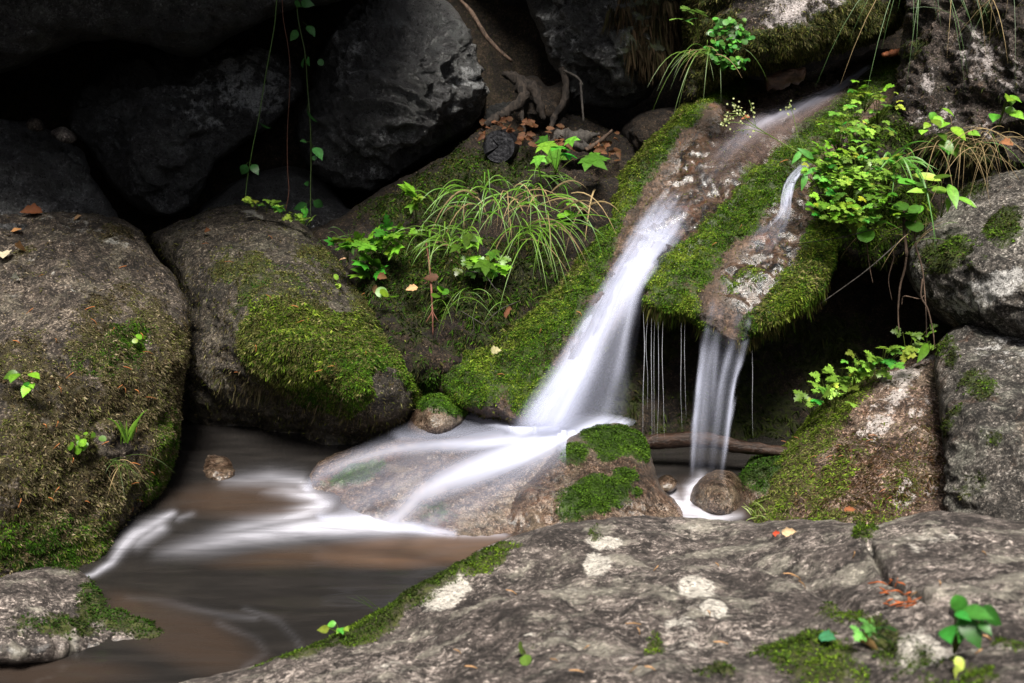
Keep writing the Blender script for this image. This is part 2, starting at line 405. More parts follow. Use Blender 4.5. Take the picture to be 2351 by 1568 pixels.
M_LICH = rock_mat('lichen_wall_stone', (.014, .010, .008), (.05, .035, .028), (.20, .16, .14), (.58, .52, .51), .5, .8, bump=1.0, rust=.5)
M_RIGHT = rock_mat('grey_lichen_stone', (.03, .026, .023), (.125, .108, .094), (.44, .40, .36), (.62, .60, .58), .5, .8, bump=1.0, rust=.35)
M_PINK = rock_mat('pinkish_mossy_stone', (.045, .026, .018), (.19, .12, .085), (.50, .36, .29), (.58, .52, .50), .4, .8, bump=.9, rust=.55,
                  moss1=(.06, .05, .015), moss2=(.03, .02, .008))
M_SLAB = rock_mat('wet_stream_slab', (.022, .014, .010), (.105, .062, .040), (.22, .14, .095), (.36, .30, .27), .05, .45, bump=.8, rust=.85, spec=.6, pits=.9, grainy=.3, mott=.3,
                  moss1=(.05, .085, .01), moss2=(.018, .032, .005))
M_STONE = rock_mat('wet_granular_stone', (.028, .017, .011), (.145, .088, .058), (.42, .31, .235), (.5, .42, .36), .15, .4, bump=1.0, grain=1.5, rust=.5, spec=.5,
                   moss1=(.045, .10, .006), moss2=(.018, .04, .004))
M_EARTH = rock_mat('dark_forest_earth', (.008, .005, .0035), (.026, .017, .011), (.085, .056, .036), (.2, .16, .12), .2, .9, bump=1.0,
                   moss1=(.035, .045, .008), moss2=(.015, .018, .005), grain=1.2)

G_BRIGHT = [(.04, .085, .006), (.085, .155, .010), (.15, .23, .016), (.24, .30, .04)]
G_DEEP = [(.02, .055, .004), (.04, .11, .006), (.075, .17, .009), (.13, .21, .015)]
G_OLIVE = [(.05, .038, .014), (.09, .07, .024), (.09, .10, .02), (.14, .16, .03), (.22, .19, .08)]
G_BROWN = [(.03, .02, .01), (.085, .058, .03), (.16, .12, .07), (.10, .10, .024), (.34, .27, .18)]
G_DARK = [(.012, .018, .004), (.025, .036, .006), (.04, .055, .01), (.055, .045, .018)]

# --- the dark boulders of the back
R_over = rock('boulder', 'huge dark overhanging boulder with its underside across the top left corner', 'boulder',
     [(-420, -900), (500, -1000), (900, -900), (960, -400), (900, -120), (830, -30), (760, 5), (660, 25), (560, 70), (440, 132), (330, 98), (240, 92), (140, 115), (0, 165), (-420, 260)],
     [(-300, 200, 3.0), (0, 100, 3.25), (300, 60, 3.3), (600, 0, 3.4), (200, -700, 2.35), (800, -700, 2.55), (-300, -600, 2.2)], M_DARK, r=110, bul=.3, back=1.2, step=9, seed=1, lump=.05)  # unseen upper part stretched forward to shade the back boulders
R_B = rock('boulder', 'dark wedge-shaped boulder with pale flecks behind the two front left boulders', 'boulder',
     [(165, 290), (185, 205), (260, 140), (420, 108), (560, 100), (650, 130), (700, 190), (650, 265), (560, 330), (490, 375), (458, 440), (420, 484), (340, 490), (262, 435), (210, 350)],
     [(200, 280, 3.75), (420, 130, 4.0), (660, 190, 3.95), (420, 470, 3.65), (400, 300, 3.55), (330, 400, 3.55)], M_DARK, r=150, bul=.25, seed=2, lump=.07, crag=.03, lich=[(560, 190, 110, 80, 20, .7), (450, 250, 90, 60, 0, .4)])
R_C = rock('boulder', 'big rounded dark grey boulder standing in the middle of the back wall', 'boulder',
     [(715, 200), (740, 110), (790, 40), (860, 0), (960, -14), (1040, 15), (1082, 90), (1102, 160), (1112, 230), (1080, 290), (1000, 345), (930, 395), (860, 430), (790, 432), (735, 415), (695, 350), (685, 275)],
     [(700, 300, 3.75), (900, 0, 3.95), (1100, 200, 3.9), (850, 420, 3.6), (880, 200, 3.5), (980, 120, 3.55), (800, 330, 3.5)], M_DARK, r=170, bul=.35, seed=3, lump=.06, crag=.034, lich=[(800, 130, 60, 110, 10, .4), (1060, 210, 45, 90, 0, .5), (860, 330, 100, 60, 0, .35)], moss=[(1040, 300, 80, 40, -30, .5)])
R_gap = rock('boulder', 'added black rock standing in for the deep shade between the rounded boulder and the jagged one', 'boulder',
     [(1020, -200), (1280, -200), (1340, 60), (1400, 260), (1300, 330), (1120, 330), (1060, 200)], [(1040, 0, 4.45), (1340, 200, 4.4), (1200, 300, 4.2), (1200, 50, 4.4), (1180, -200, 3.9)], M_CLEFTSHADE, r=70, bul=.2, seed=44, step=7)  # rock added to fill the cleft, coloured black in place of shade
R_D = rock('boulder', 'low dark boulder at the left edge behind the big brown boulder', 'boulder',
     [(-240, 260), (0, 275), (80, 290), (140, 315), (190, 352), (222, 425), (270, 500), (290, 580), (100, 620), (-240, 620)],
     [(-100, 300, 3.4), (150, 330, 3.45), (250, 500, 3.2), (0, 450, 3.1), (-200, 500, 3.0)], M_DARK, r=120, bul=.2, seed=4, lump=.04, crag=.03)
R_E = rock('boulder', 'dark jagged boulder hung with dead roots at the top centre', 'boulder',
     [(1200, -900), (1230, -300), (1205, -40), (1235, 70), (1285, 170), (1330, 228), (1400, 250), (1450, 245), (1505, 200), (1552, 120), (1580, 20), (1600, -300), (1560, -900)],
     [(1210, 0, 3.7), (1330, 220, 3.55), (1560, 50, 3.5), (1420, 100, 3.35), (1400, -300, 3.0), (1400, -800, 2.6)], M_DARK, r=100, bul=.25, back=.5, seed=5, lump=.06, crag=.035, lich=[(1300, 60, 40, 120, -15, .6), (1420, 170, 60, 60, 0, .4), (1450, 30, 80, 50, 0, .3)], moss=[(1500, 60, 70, 110, 10, .75)])  # out-of-view top drawn up and forward to cast shade behind
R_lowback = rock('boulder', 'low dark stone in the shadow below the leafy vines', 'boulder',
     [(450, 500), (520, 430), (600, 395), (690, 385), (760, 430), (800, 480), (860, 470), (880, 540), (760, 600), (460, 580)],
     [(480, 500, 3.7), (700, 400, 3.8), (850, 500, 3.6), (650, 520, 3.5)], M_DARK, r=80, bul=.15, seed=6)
R_F = rock('boulder', 'mossy boulder with a white lichen patch overhanging the top of the stream', 'boulder',
     [(1540, -400), (1562, -60), (1570, 60), (1572, 150), (1580, 240), (1630, 205), (1700, 172), (1760, 160), (1850, 140), (1950, 108), (2040, 78), (2090, 40), (2110, -60), (2120, -400)],
     [(1580, 100, 3.3), (1580, 220, 3.25), (1750, 100, 3.05), (1950, 60, 3.25), (2080, 20, 3.5), (1800, -300, 3.2), (1760, 170, 3.15)], M_LICH, r=75, bul=.22, back=.6, seed=7, lump=.03, crag=.02,
     lich=[(1840, 20, 95, 40, -8, 1.0), (1900, 0, 80, 30, 0, .9), (1800, 55, 40, 30, 0, .7)], moss=[(1640, 90, 60, 90, 10, .75), (1800, 110, 130, 50, -12, .9), (1960, 50, 110, 60, -15, .9), (1640, 160, 60, 60, 0, .8), (2040, 0, 60, 60, 0, .7), (1600, -20, 60, 60, 0, .6)])
R_G = rock('boulder', 'tall dark rock wall blotched with white lichen at the top right', 'boulder',
     [(2085, -400), (2085, -20), (2072, 90), (2062, 220), (2070, 330), (2095, 420), (2120, 480), (2190, 520), (2700, 520), (2700, -400)],
     [(2090, 0, 3.2), (2075, 300, 3.0), (2250, 200, 2.85), (2500, 200, 2.6), (2300, 450, 2.85), (2300, -300, 2.9)], M_LICH, r=70, bul=.15, back=.7, seed=8, lump=.05, crag=.03,
     lich=[(2150, 190, 60, 60, 0, .55), (2250, 130, 50, 70, -30, .9), (2320, 160, 60, 60, 0, .6), (2130, 260, 80, 60, 0, .5), (2240, 310, 60, 40, 0, .5)], moss=[(2110, 110, 40, 40, 0, .6), (2180, 380, 150, 80, 0, .7), (2300, 60, 40, 60, 0, .4)])

# --- bank of earth in the middle, small rocks around it
R_bank = rock('bank', None, None,
     [(700, 540), (780, 500), (850, 450), (950, 400), (1040, 350), (1110, 290), (1200, 240), (1320, 255), (1430, 300), (1520, 260), (1600, 230), (1560, 330), (1450, 460), (1400, 580), (1350, 680), (1260, 770), (1120, 850), (1000, 880), (900, 850), (820, 700), (760, 600)],
     [(760, 540, 3.25), (870, 470, 3.35), (1050, 400, 3.4), (1230, 270, 3.65), (1500, 300, 3.55), (1380, 450, 3.15), (1150, 480, 3.15), (1100, 600, 2.98), (950, 620, 3.0), (1000, 760, 2.85), (1200, 740, 2.85), (920, 780, 2.82), (1320, 620, 2.95)], M_EARTH, r=60, bul=.12, back=.8, seed=9, lump=.05, crag=.025, fine=.006, kind='structure',
     moss=[(1050, 430, 150, 60, -30, .75), (1180, 380, 80, 60, 0, .6), (1000, 650, 180, 120, 30, .85), (1200, 620, 120, 90, 0, .7), (950, 500, 120, 80, -20, .6), (1130, 700, 120, 60, 0, .7), (1000, 780, 90, 80, 0, .6), (1250, 450, 80, 80, 0, .3)])
R_bs = rock('stone', 'small brown stone wedged beside the top of the mossy slab', 'stone',
     [(1430, 310), (1445, 275), (1490, 255), (1560, 245), (1590, 280), (1545, 330), (1500, 365), (1450, 350)],
     [(1440, 300, 3.45), (1580, 270, 3.5), (1500, 350, 3.35), (1500, 300, 3.33)], M_EARTH, r=50, bul=.1, back=.2, seed=10, crag=.02)
R_bm = rock('stone', 'mossy lump of stone between the bank and the mossy slab', 'stone',
     [(930, 860), (920, 800), (950, 770), (1000, 780), (1020, 840), (1025, 890), (980, 915), (940, 900)],
     [(930, 850, 2.82), (1000, 790, 2.85), (1010, 890, 2.75), (970, 850, 2.74)], M_MID, r=50, bul=.1, back=.15, seed=12, moss=[(975, 850, 60, 80, 0, .8)])

# --- the slab that carries the stream
R_slab = rock('stream_slab', 'long sloping slab with moss edges that the waterfall pours off', 'rock slab',
     [(1000, 890), (1008, 825), (1080, 780), (1165, 738), (1250, 680), (1318, 600), (1368, 485), (1440, 382), (1530, 290), (1600, 222), (1690, 175), (1760, 185), (1900, 152), (2020, 112), (2085, 135),
      (2100, 240), (2010, 330), (1930, 400), (1895, 470), (1920, 540), (1912, 620), (1862, 700), (1790, 745), (1735, 775), (1700, 808), (1650, 785), (1590, 742), (1545, 728), (1490, 715), (1465, 680), (1440, 730), (1380, 820), (1290, 920), (1215, 985), (1150, 970), (1050, 935)],
     [(1010, 860, 2.78), (1100, 900, 2.66), (1200, 960, 2.62), (1180, 760, 2.80), (1300, 780, 2.70), (1320, 620, 2.92), (1400, 620, 2.84), (1440, 400, 3.12), (1470, 660, 2.70), (1560, 480, 2.92), (1600, 240, 3.3), (1700, 200, 3.45), (1750, 250, 3.30), (1900, 170, 3.6), (2030, 130, 3.75),
      (2080, 220, 3.35), (1950, 330, 3.12), (1800, 400, 2.98), (1680, 560, 2.73), (1640, 700, 2.56), (1700, 780, 2.5), (1850, 660, 2.56), (1870, 500, 2.78), (1490, 700, 2.62), (1580, 720, 2.58), (1360, 500, 3.1)], M_SLAB, r=42, bul=.12, back=.25, seed=13, lump=.02, crag=.012, wob=3.0,
     moss=[([(1690, 188, 26), (1610, 228, 30), (1530, 310, 34), (1445, 410, 40), (1385, 510, 44), (1345, 610, 58), (1270, 710, 70)], 1.0), ([(1280, 700, 72), (1180, 800, 90), (1080, 860, 70)], 1.0), (1230, 880, 70, 60, -40, .9),
           ([(2050, 150, 30), (1960, 235, 36), (1860, 330, 42), (1760, 430, 48), (1670, 520, 44), (1590, 585, 38), (1510, 660, 36)], .95), ([(1500, 690, 30), (1560, 640, 26), (1640, 600, 20)], .8),
           ([(1905, 500, 36), (1880, 610, 46), (1810, 690, 46), (1730, 765, 34)], 1.0), (1620, 765, 40, 22, 20, .8), (1700, 655, 60, 30, -30, .45), (1545, 690, 55, 40, 20, .95), (1600, 650, 40, 24, -30, .6)],
     lich=[(1760, 600, 30, 30, 0, .8), (1700, 670, 30, 30, 0, .7)],
     wet=[([(1900, 190, 50), (1740, 290, 70), (1620, 420, 90), (1530, 560, 60)], 1.0), ([(1820, 420, 40), (1790, 560, 50), (1720, 660, 70)], .9), (1780, 620, 40, 80, 20, .9)])
R_cave = rock('rock_face', 'black mossy rock face in the hollow under the dripping slab', 'rock',
     [(1330, 700), (1400, 640), (1700, 620), (1900, 560), (2000, 500), (2120, 520), (2250, 620), (2250, 1000), (2150, 1260), (1330, 1260), (1300, 1000)],
     [(1400, 800, 2.95), (1700, 800, 2.98), (2000, 700, 3.0), (1500, 1150, 2.68), (1900, 1150, 2.7), (2150, 800, 2.85), (2000, 560, 2.95)], M_EARTH, r=50, bul=.1, back=.6, step=7, seed=14, lump=.05, crag=.02,
     moss=[(1850, 900, 350, 200, 0, .6), (1500, 900, 200, 200, 0, .5)])
R_fbank = rock('stone', 'mossy ledge carrying the bright green herbs beside the rock wall', 'ledge',
     [(1860, 440), (1900, 380), (1970, 310), (2060, 240), (2090, 330), (2130, 420), (2190, 460), (2200, 540), (2100, 590), (2000, 610), (1930, 590), (1890, 540)],
     [(1880, 450, 2.78), (2050, 270, 3.05), (2170, 500, 2.75), (2000, 590, 2.66), (1980, 440, 2.76), (1920, 560, 2.66)], M_EARTH, r=50, bul=.12, back=.35, seed=15, lump=.04, crag=.02,
     moss=[(1900, 520, 60, 80, 0, .9), (2000, 480, 140, 120, 0, .75), (2040, 300, 60, 80, 0, .7)])

# --- right-hand boulders
R_H = rock('boulder', 'grey boulder with moss cushions and a white patch at the right edge', 'boulder',
     [(2076, 610), (2090, 545), (2150, 482), (2225, 420), (2330, 385), (2600, 340), (2700, 560), (2600, 790), (2300, 790), (2190, 752), (2150, 725), (2105, 672)],
     [(2090, 600, 2.62), (2200, 450, 2.68), (2500, 400, 2.55), (2250, 600, 2.36), (2180, 730, 2.5), (2500, 650, 2.2)], M_RIGHT, r=120, bul=.18, back=.35, seed=16, lump=.035, crag=.015,
     lich=[(2280, 660, 80, 35, -20, 1.0), (2230, 690, 50, 25, 0, .9), (2120, 640, 30, 60, 0, .5), (2330, 500, 40, 60, 0, .4)], moss=[(2190, 580, 70, 45, 0, .65), (2300, 510, 45, 35, 0, .8), (2230, 440, 40, 20, -30, .5), (2150, 540, 40, 30, 0, .5)])
R_J = rock('boulder', 'mossy pinkish boulder sloping down to the small pool on the right', 'boulder',
     [(1700, 1195), (1712, 1150), (1760, 1085), (1815, 1010), (1870, 945), (1940, 890), (2040, 840), (2120, 805), (2200, 790), (2330, 850), (2330, 1300), (2100, 1330), (1750, 1320)],
     [(1715, 1190, 2.33), (1850, 980, 2.52), (2000, 870, 2.62), (2150, 810, 2.68), (1900, 1150, 2.2), (2100, 1050, 2.25), (2100, 1250, 2.08), (2300, 1200, 2.1), (1800, 1280, 2.15)], M_PINK, r=70, bul=.14, back=.4, seed=17, lump=.03, crag=.015, step=4.5,
     lich=[(2080, 1140, 25, 30, 30, 1.1), (2130, 1135, 25, 15, -30, .9), ([(2130, 830, 20), (2060, 900, 34), (1990, 990, 26)], .85), (2110, 960, 30, 60, 20, .6), (2060, 1040, 30, 40, 30, .5)], moss=[([(2010, 880, 20), (1930, 930, 30), (1850, 1020, 46), (1780, 1110, 56), (1735, 1185, 50)], 1.0), (1900, 1100, 80, 50, -40, .6), (1900, 1195, 160, 24, 0, .7), (2060, 1130, 60, 80, 20, .42), (2000, 1010, 40, 50, 20, .4)])
R_I = rock('boulder', 'large grey lichen boulder rising at the lower right edge', 'boulder',
     [(2148, 830), (2165, 775), (2215, 740), (2290, 708), (2400, 672), (2700, 640), (2750, 1300), (2300, 1350), (2200, 1260), (2180, 1130), (2160, 980)],
     [(2160, 850, 2.26), (2250, 740, 2.44), (2600, 700, 2.4), (2190, 1150, 2.02), (2300, 950, 2.06), (2500, 1000, 2.0), (2300, 1250, 1.85)], M_RIGHT, r=110, bul=.16, back=.3, seed=18, lump=.03, crag=.012,
     moss=[(2250, 880, 50, 40, 20, .6), (2190, 960, 30, 40, 0, .5), (2290, 1000, 40, 40, 0, .45), (2180, 810, 26, 30, 0, .6), (2240, 1110, 40, 50, 0, .4)], lich=[(2290, 800, 80, 60, -10, .5)])

# --- left-hand boulders
R_L = rock('boulder', 'huge brown mossy boulder filling the left edge of the picture', 'boulder',
     [(-420, 440), (-100, 468), (60, 482), (160, 486), (260, 500), (318, 525), (352, 580), (392, 625), (420, 672), (434, 740), (432, 810), (418, 880), (412, 960), (402, 1040), (375, 1110), (330, 1170), (290, 1225), (250, 1288), (190, 1325), (60, 1350), (-420, 1380)],
     [(-100, 480, 3.05), (200, 500, 3.02), (340, 600, 2.85), (430, 780, 2.6), (400, 1040, 2.42), (290, 1220, 2.24), (180, 1310, 2.1), (200, 700, 2.5), (250, 900, 2.28), (150, 1050, 2.12), (0, 800, 2.25), (0, 1250, 1.98), (-300, 900, 2.1)], M_LEFT, r=80, bul=.13, back=.6, seed=19, lump=.03, crag=.014, step=4.5,
     moss=[(-180, 900, 170, 200, 0, .7), (-150, 1230, 160, 110, 0, .9), (250, 800, 120, 50, -10, .85), (130, 1240, 190, 90, 5, 1.0), (365, 1060, 45, 140, 10, .9), (220, 1120, 160, 80, 0, .8), (330, 850, 110, 170, 0, .75), (100, 900, 140, 130, 0, .6), (80, 1050, 160, 110, 0, .75), (300, 720, 110, 70, 0, .6), (250, 540, 50, 22, 0, .4), (60, 620, 40, 40, 0, .4)],
     lich=[(230, 540, 110, 40, 10, .5), (170, 500, 100, 25, 0, .6), (100, 640, 120, 60, 0, .3)], wet=[(330, 1190, 60, 60, -50, .9), (250, 1290, 90, 30, -40, .9)])
R_M = rock('boulder', 'rounded boulder with a bright moss cap beside the plunge pool', 'boulder',
     [(348, 545), (395, 515), (480, 482), (560, 470), (640, 484), (700, 520), (760, 572), (820, 625), (862, 690), (890, 755), (940, 805), (972, 850), (980, 890), (962, 932), (930, 972), (880, 1012), (800, 1045), (700, 1066), (600, 1075), (450, 1068), (385, 1030), (400, 900), (420, 760), (420, 680), (385, 610)],
     [(360, 560, 3.15), (560, 490, 3.25), (800, 630, 3.05), (960, 870, 2.75), (900, 990, 2.68), (700, 1060, 2.74), (420, 1040, 3.0), (420, 750, 3.0), (600, 640, 2.78), (700, 780, 2.56), (800, 890, 2.48), (560, 820, 2.66), (620, 880, 2.66), (560, 960, 2.92), (700, 990, 2.86), (800, 1000, 2.72), (480, 900, 2.86), (880, 880, 2.56), (900, 950, 2.58)], M_MID, r=85, bul=.13, back=.5, seed=20, lump=.025, crag=.009, step=4.5,
     moss=[(720, 780, 170, 75, 15, 1.0), (650, 830, 120, 60, 25, .95), (850, 830, 110, 60, 40, .95), (760, 890, 140, 65, 15, .95), (940, 880, 50, 60, 20, .9), (860, 700, 60, 110, -20, .75), (600, 650, 120, 60, 20, .55), (740, 620, 90, 60, 35, .5), (890, 900, 30, 80, -20, -.9), (870, 960, 90, 40, -40, -.9)],
     lich=[(580, 492, 30, 10, 20, 1.1), (450, 600, 110, 70, 0, .3)], wet=[(880, 985, 110, 40, -25, .6), (620, 1000, 240, 70, 10, 1.0)])  # wide wet patch also paints the shade of the recessed underside
R_N = rock('boulder', 'low pale rock with moss lying in the water at the bottom left', 'boulder',
     [(-400, 1330), (-60, 1312), (40, 1303), (120, 1298), (180, 1308), (225, 1340), (262, 1385), (320, 1418), (380, 1440), (425, 1462), (400, 1488), (330, 1510), (200, 1520), (-100, 1530), (-400, 1530)],
     [(-200, 1330, 1.98), (120, 1305, 2.0), (250, 1380, 1.96), (410, 1465, 1.85), (200, 1500, 1.79), (50, 1420, 1.8), (-200, 1500, 1.75)], M_FORE, r=45, bul=.07, back=.25, seed=21, lump=.015, crag=.01, step=4.5,
     moss=[(300, 1440, 110, 40, 20, .85), (100, 1450, 130, 30, 0, .65), (215, 1350, 30, 40, 40, .6), (150, 1300, 40, 18, 0, .5), (220, 1400, 60, 40, 0, .6)], wet=[(250, 1500, 200, 20, 0, .9), (20, 1505, 200, 20, 0, .9)])
R_O = rock('stone', 'small stone with a neat moss cap at the back of the plunge pool', 'stone',
     [(925, 985), (945, 940), (960, 912), (1000, 898), (1045, 908), (1072, 938), (1070, 962), (1040, 990), (980, 1010)],
     [(940, 960, 2.72), (1000, 905, 2.74), (1070, 950, 2.7), (1000, 950, 2.62), (990, 1000, 2.6)], M_STONE, r=40, bul=.07, back=.1, seed=22, lump=.008, crag=.006, step=3.5,
     moss=[(1015, 928, 58, 24, 10, 1.0)], wet=[(970, 975, 60, 40, 0, .8)])
R_P = rock('boulder', 'wet brown stone with moss patches in front of the waterfall', 'boulder',
     [(1000, 1262), (1060, 1215), (1120, 1165), (1180, 1115), (1230, 1072), (1280, 1025), (1330, 992), (1390, 975), (1440, 978), (1475, 1000), (1496, 1050), (1515, 1110), (1545, 1145), (1572, 1175), (1580, 1230), (1400, 1290), (1200, 1300)],
     [(1020, 1245, 2.27), (1120, 1200, 2.29), (1180, 1240, 2.22), (1250, 1070, 2.42), (1390, 985, 2.52), (1480, 1020, 2.5), (1560, 1180, 2.3), (1400, 1250, 2.14), (1380, 1090, 2.32), (1300, 1180, 2.22)], M_STONE, r=60, bul=.08, back=.2, seed=23, lump=.012, crag=.006, step=4,
     moss=[(1410, 1010, 75, 32, 10, 1.1), (1470, 1020, 22, 40, 0, 1.0), (1360, 1145, 82, 46, -18, 1.15), (1430, 1095, 30, 18, 10, .9), (1320, 1050, 35, 35, -30, .6), (1390, 1055, 20, 16, 0, .9), (1460, 1130, 14, 8, 0, .9)], wet=[(1200, 1210, 130, 40, -20, .9), (1250, 1110, 60, 80, -40, .7), (1500, 1180, 90, 30, 10, .8)])
R_mound = rock('boulder', 'smooth brown rock mound veiled by the cascade', 'boulder',
     [(690, 1120), (720, 1070), (780, 1038), (870, 1012), (980, 1002), (1150, 1000), (1300, 1005), (1330, 1060), (1290, 1180), (1240, 1250), (1080, 1260), (950, 1230), (850, 1210), (750, 1190)],
     [(700, 1120, 2.5), (800, 1040, 2.62), (1150, 1010, 2.6), (1300, 1040, 2.5), (1200, 1230, 2.25), (950, 1215, 2.26), (750, 1175, 2.38), (950, 1100, 2.42), (1150, 1120, 2.38)], M_STONE, r=45, bul=.06, back=.2, seed=24, lump=.012, crag=.005, step=4.5,
     moss=[(820, 1085, 80, 22, -25, .7), (1000, 1180, 60, 30, 0, .4)], wet=[(1000, 1120, 400, 150, 0, .8)])
R_Q = rock('stone', 'round wet pebble-textured stone below the small right fall', 'stone',
     [(1578, 1160), (1588, 1125), (1610, 1098), (1645, 1080), (1685, 1086), (1708, 1115), (1712, 1150), (1690, 1185), (1630, 1195)],
     [(1590, 1150, 2.4), (1645, 1085, 2.44), (1705, 1130, 2.42), (1645, 1140, 2.34), (1640, 1190, 2.32)], M_STONE, r=50, bul=.07, back=.1, seed=25, lump=.008, crag=.005, step=3.5, wet=[(1690, 1120, 30, 60, 0, .8), (1640, 1175, 70, 25, 0, .6)])
R_R = rock('stone', 'dark green mossy stone between the small fall and the right boulder', 'stone',
     [(1695, 1120), (1705, 1080), (1740, 1050), (1790, 1045), (1830, 1060), (1800, 1140), (1740, 1170), (1700, 1160)],
     [(1700, 1100, 2.5), (1770, 1050, 2.52), (1750, 1120, 2.42)], M_STONE, r=45, bul=.07, back=.1, seed=26, moss=[(1755, 1095, 60, 60, 0, .9)], wet=[(1740, 1130, 70, 50, 0, .6)])
R_S = rock('stone', 'wet rounded stone half sunk at the dark back of the pool', 'stone',
     [(438, 1095), (448, 1060), (480, 1042), (520, 1046), (552, 1068), (566, 1100), (500, 1115)],
     [(440, 1085, 2.62), (500, 1045, 2.66), (560, 1090, 2.6), (500, 1080, 2.56)], M_STONE, r=40, bul=.06, back=.1, seed=27, wet=[(500, 1085, 80, 40, 0, 1)], step=3.5)
R_T = rock('stone', 'tiny dark pebble in the trickle below the small fall', 'stone', [(1508, 1110), (1520, 1092), (1540, 1094), (1556, 1112), (1540, 1130), (1515, 1130)],
     [(1508, 1110, 2.46), (1540, 1095, 2.47), (1530, 1120, 2.44)], M_STONE, r=20, bul=.03, back=.04, seed=28, wet=[(1530, 1110, 40, 40, 0, 1)], step=3, lump=.004, crag=.003)

# --- foreground rock
R_K = rock('boulder', 'wide pale lichen-covered rock across the whole foreground', 'boulder',
     [(330, 1640), (400, 1572), (500, 1546), (620, 1520), (700, 1490), (780, 1452), (860, 1410), (940, 1362), (1020, 1312), (1100, 1262), (1190, 1228), (1290, 1202), (1400, 1188), (1520, 1184), (1640, 1192), (1750, 1200), (1850, 1194), (1940, 1198), (2010, 1204), (2070, 1186), (2130, 1172), (2220, 1176), (2300, 1188), (2420, 1200), (2800, 1250), (2900, 2000), (1200, 2100), (300, 1900)],
     [(400, 1600, 1.42), (700, 1500, 1.5), (1000, 1330, 1.66), (1300, 1210, 1.78), (1700, 1205, 1.75), (2100, 1185, 1.6), (2400, 1200, 1.5), (1200, 1500, 1.25), (1600, 1400, 1.35), (2000, 1400, 1.22), (2300, 1400, 1.1), (1500, 1600, 1.05), (2200, 1650, .85), (800, 1650, 1.15), (1400, 1900, .85)], M_FORE, r=55, bul=.05, back=.4, seed=29, lump=.022, crag=.006, fine=.002, step=4.5, sc=1.5,
     groove=[([(2000, 1275), (2020, 1310), (2050, 1345), (2110, 1385), (2200, 1425), (2360, 1478)], 7, .022), ([(1700, 1290), (1850, 1330), (1960, 1395), (2050, 1500)], 16, .012)],
     moss=[(960, 1370, 150, 28, -32, 1.0), (850, 1430, 100, 30, -26, 1.0), (1110, 1295, 90, 28, -25, .75), (690, 1505, 100, 14, -20, .8), (1950, 1420, 70, 28, 10, .75), (1850, 1510, 130, 45, 5, .85), (1990, 1240, 24, 28, 30, .9), (2060, 1500, 90, 50, 20, .6), (2200, 1560, 120, 40, 0, .7), (1500, 1470, 20, 30, 30, .6), (1370, 1235, 18, 22, 20, .7), (1230, 1480, 60, 14, -30, .45), (2330, 1480, 50, 24, 20, .6), (1640, 1550, 60, 20, 0, .6)],
     lich=[(1020, 1380, 60, 24, -35, 1.0), (1390, 1250, 42, 16, -15, 1.2), (1370, 1302, 36, 24, 0, 1.2), (1600, 1370, 45, 24, 0, 1.2), (1640, 1410, 26, 14, 0, 1.1), (2110, 1500, 60, 40, 0, .7), (1560, 1450, 50, 40, 0, .6), (1500, 1400, 400, 200, 0, .12), (2200, 1300, 120, 60, 0, .2)])

# --- ground: stream bed and gorge sides, unseen flanks added to block side light
def build_ground():
    nx, ny = 161, 161
    X, Y = np.meshgrid(np.linspace(-9, 9, nx), np.linspace(-6, 12, ny)); X = X.ravel(); Y = Y.ravel()
    z = -.32+np.zeros_like(X)
    back = 3.9+.12*X; z += np.clip((Y-back)/1.2, 0, 1)**1.2*3.2+np.clip(Y-back-1.2, 0, 20)*.6
    left = np.clip((-X-2.6)/1.4, 0, 1); z = np.maximum(z, -.32+left**1.3*2.8+np.clip(-X-4, 0, 9)*.5)
    right = np.clip((X-2.2)/1.6, 0, 1); z = np.maximum(z, -.32+right**1.3*2.2+np.clip(X-3.8, 0, 9)*.5)
    p = np.stack([X, Y, z], 1); z = z+.12*fbm(p, .9, 4, 3); p[:, 2] = z
    I = np.arange(nx*ny).reshape(ny, nx)
    q = np.stack([I[:-1, :-1], I[:-1, 1:], I[1:, 1:], I[1:, :-1]], -1).reshape(-1, 4)
    o = make_mesh('ground', p, q, np.full(len(q), 4), M_EARTH, attrs={'moss': np.full(len(p), .35), 'lich': np.zeros(len(p)), 'wet': np.zeros(len(p))})
    tag(o, kind='structure')
build_ground()
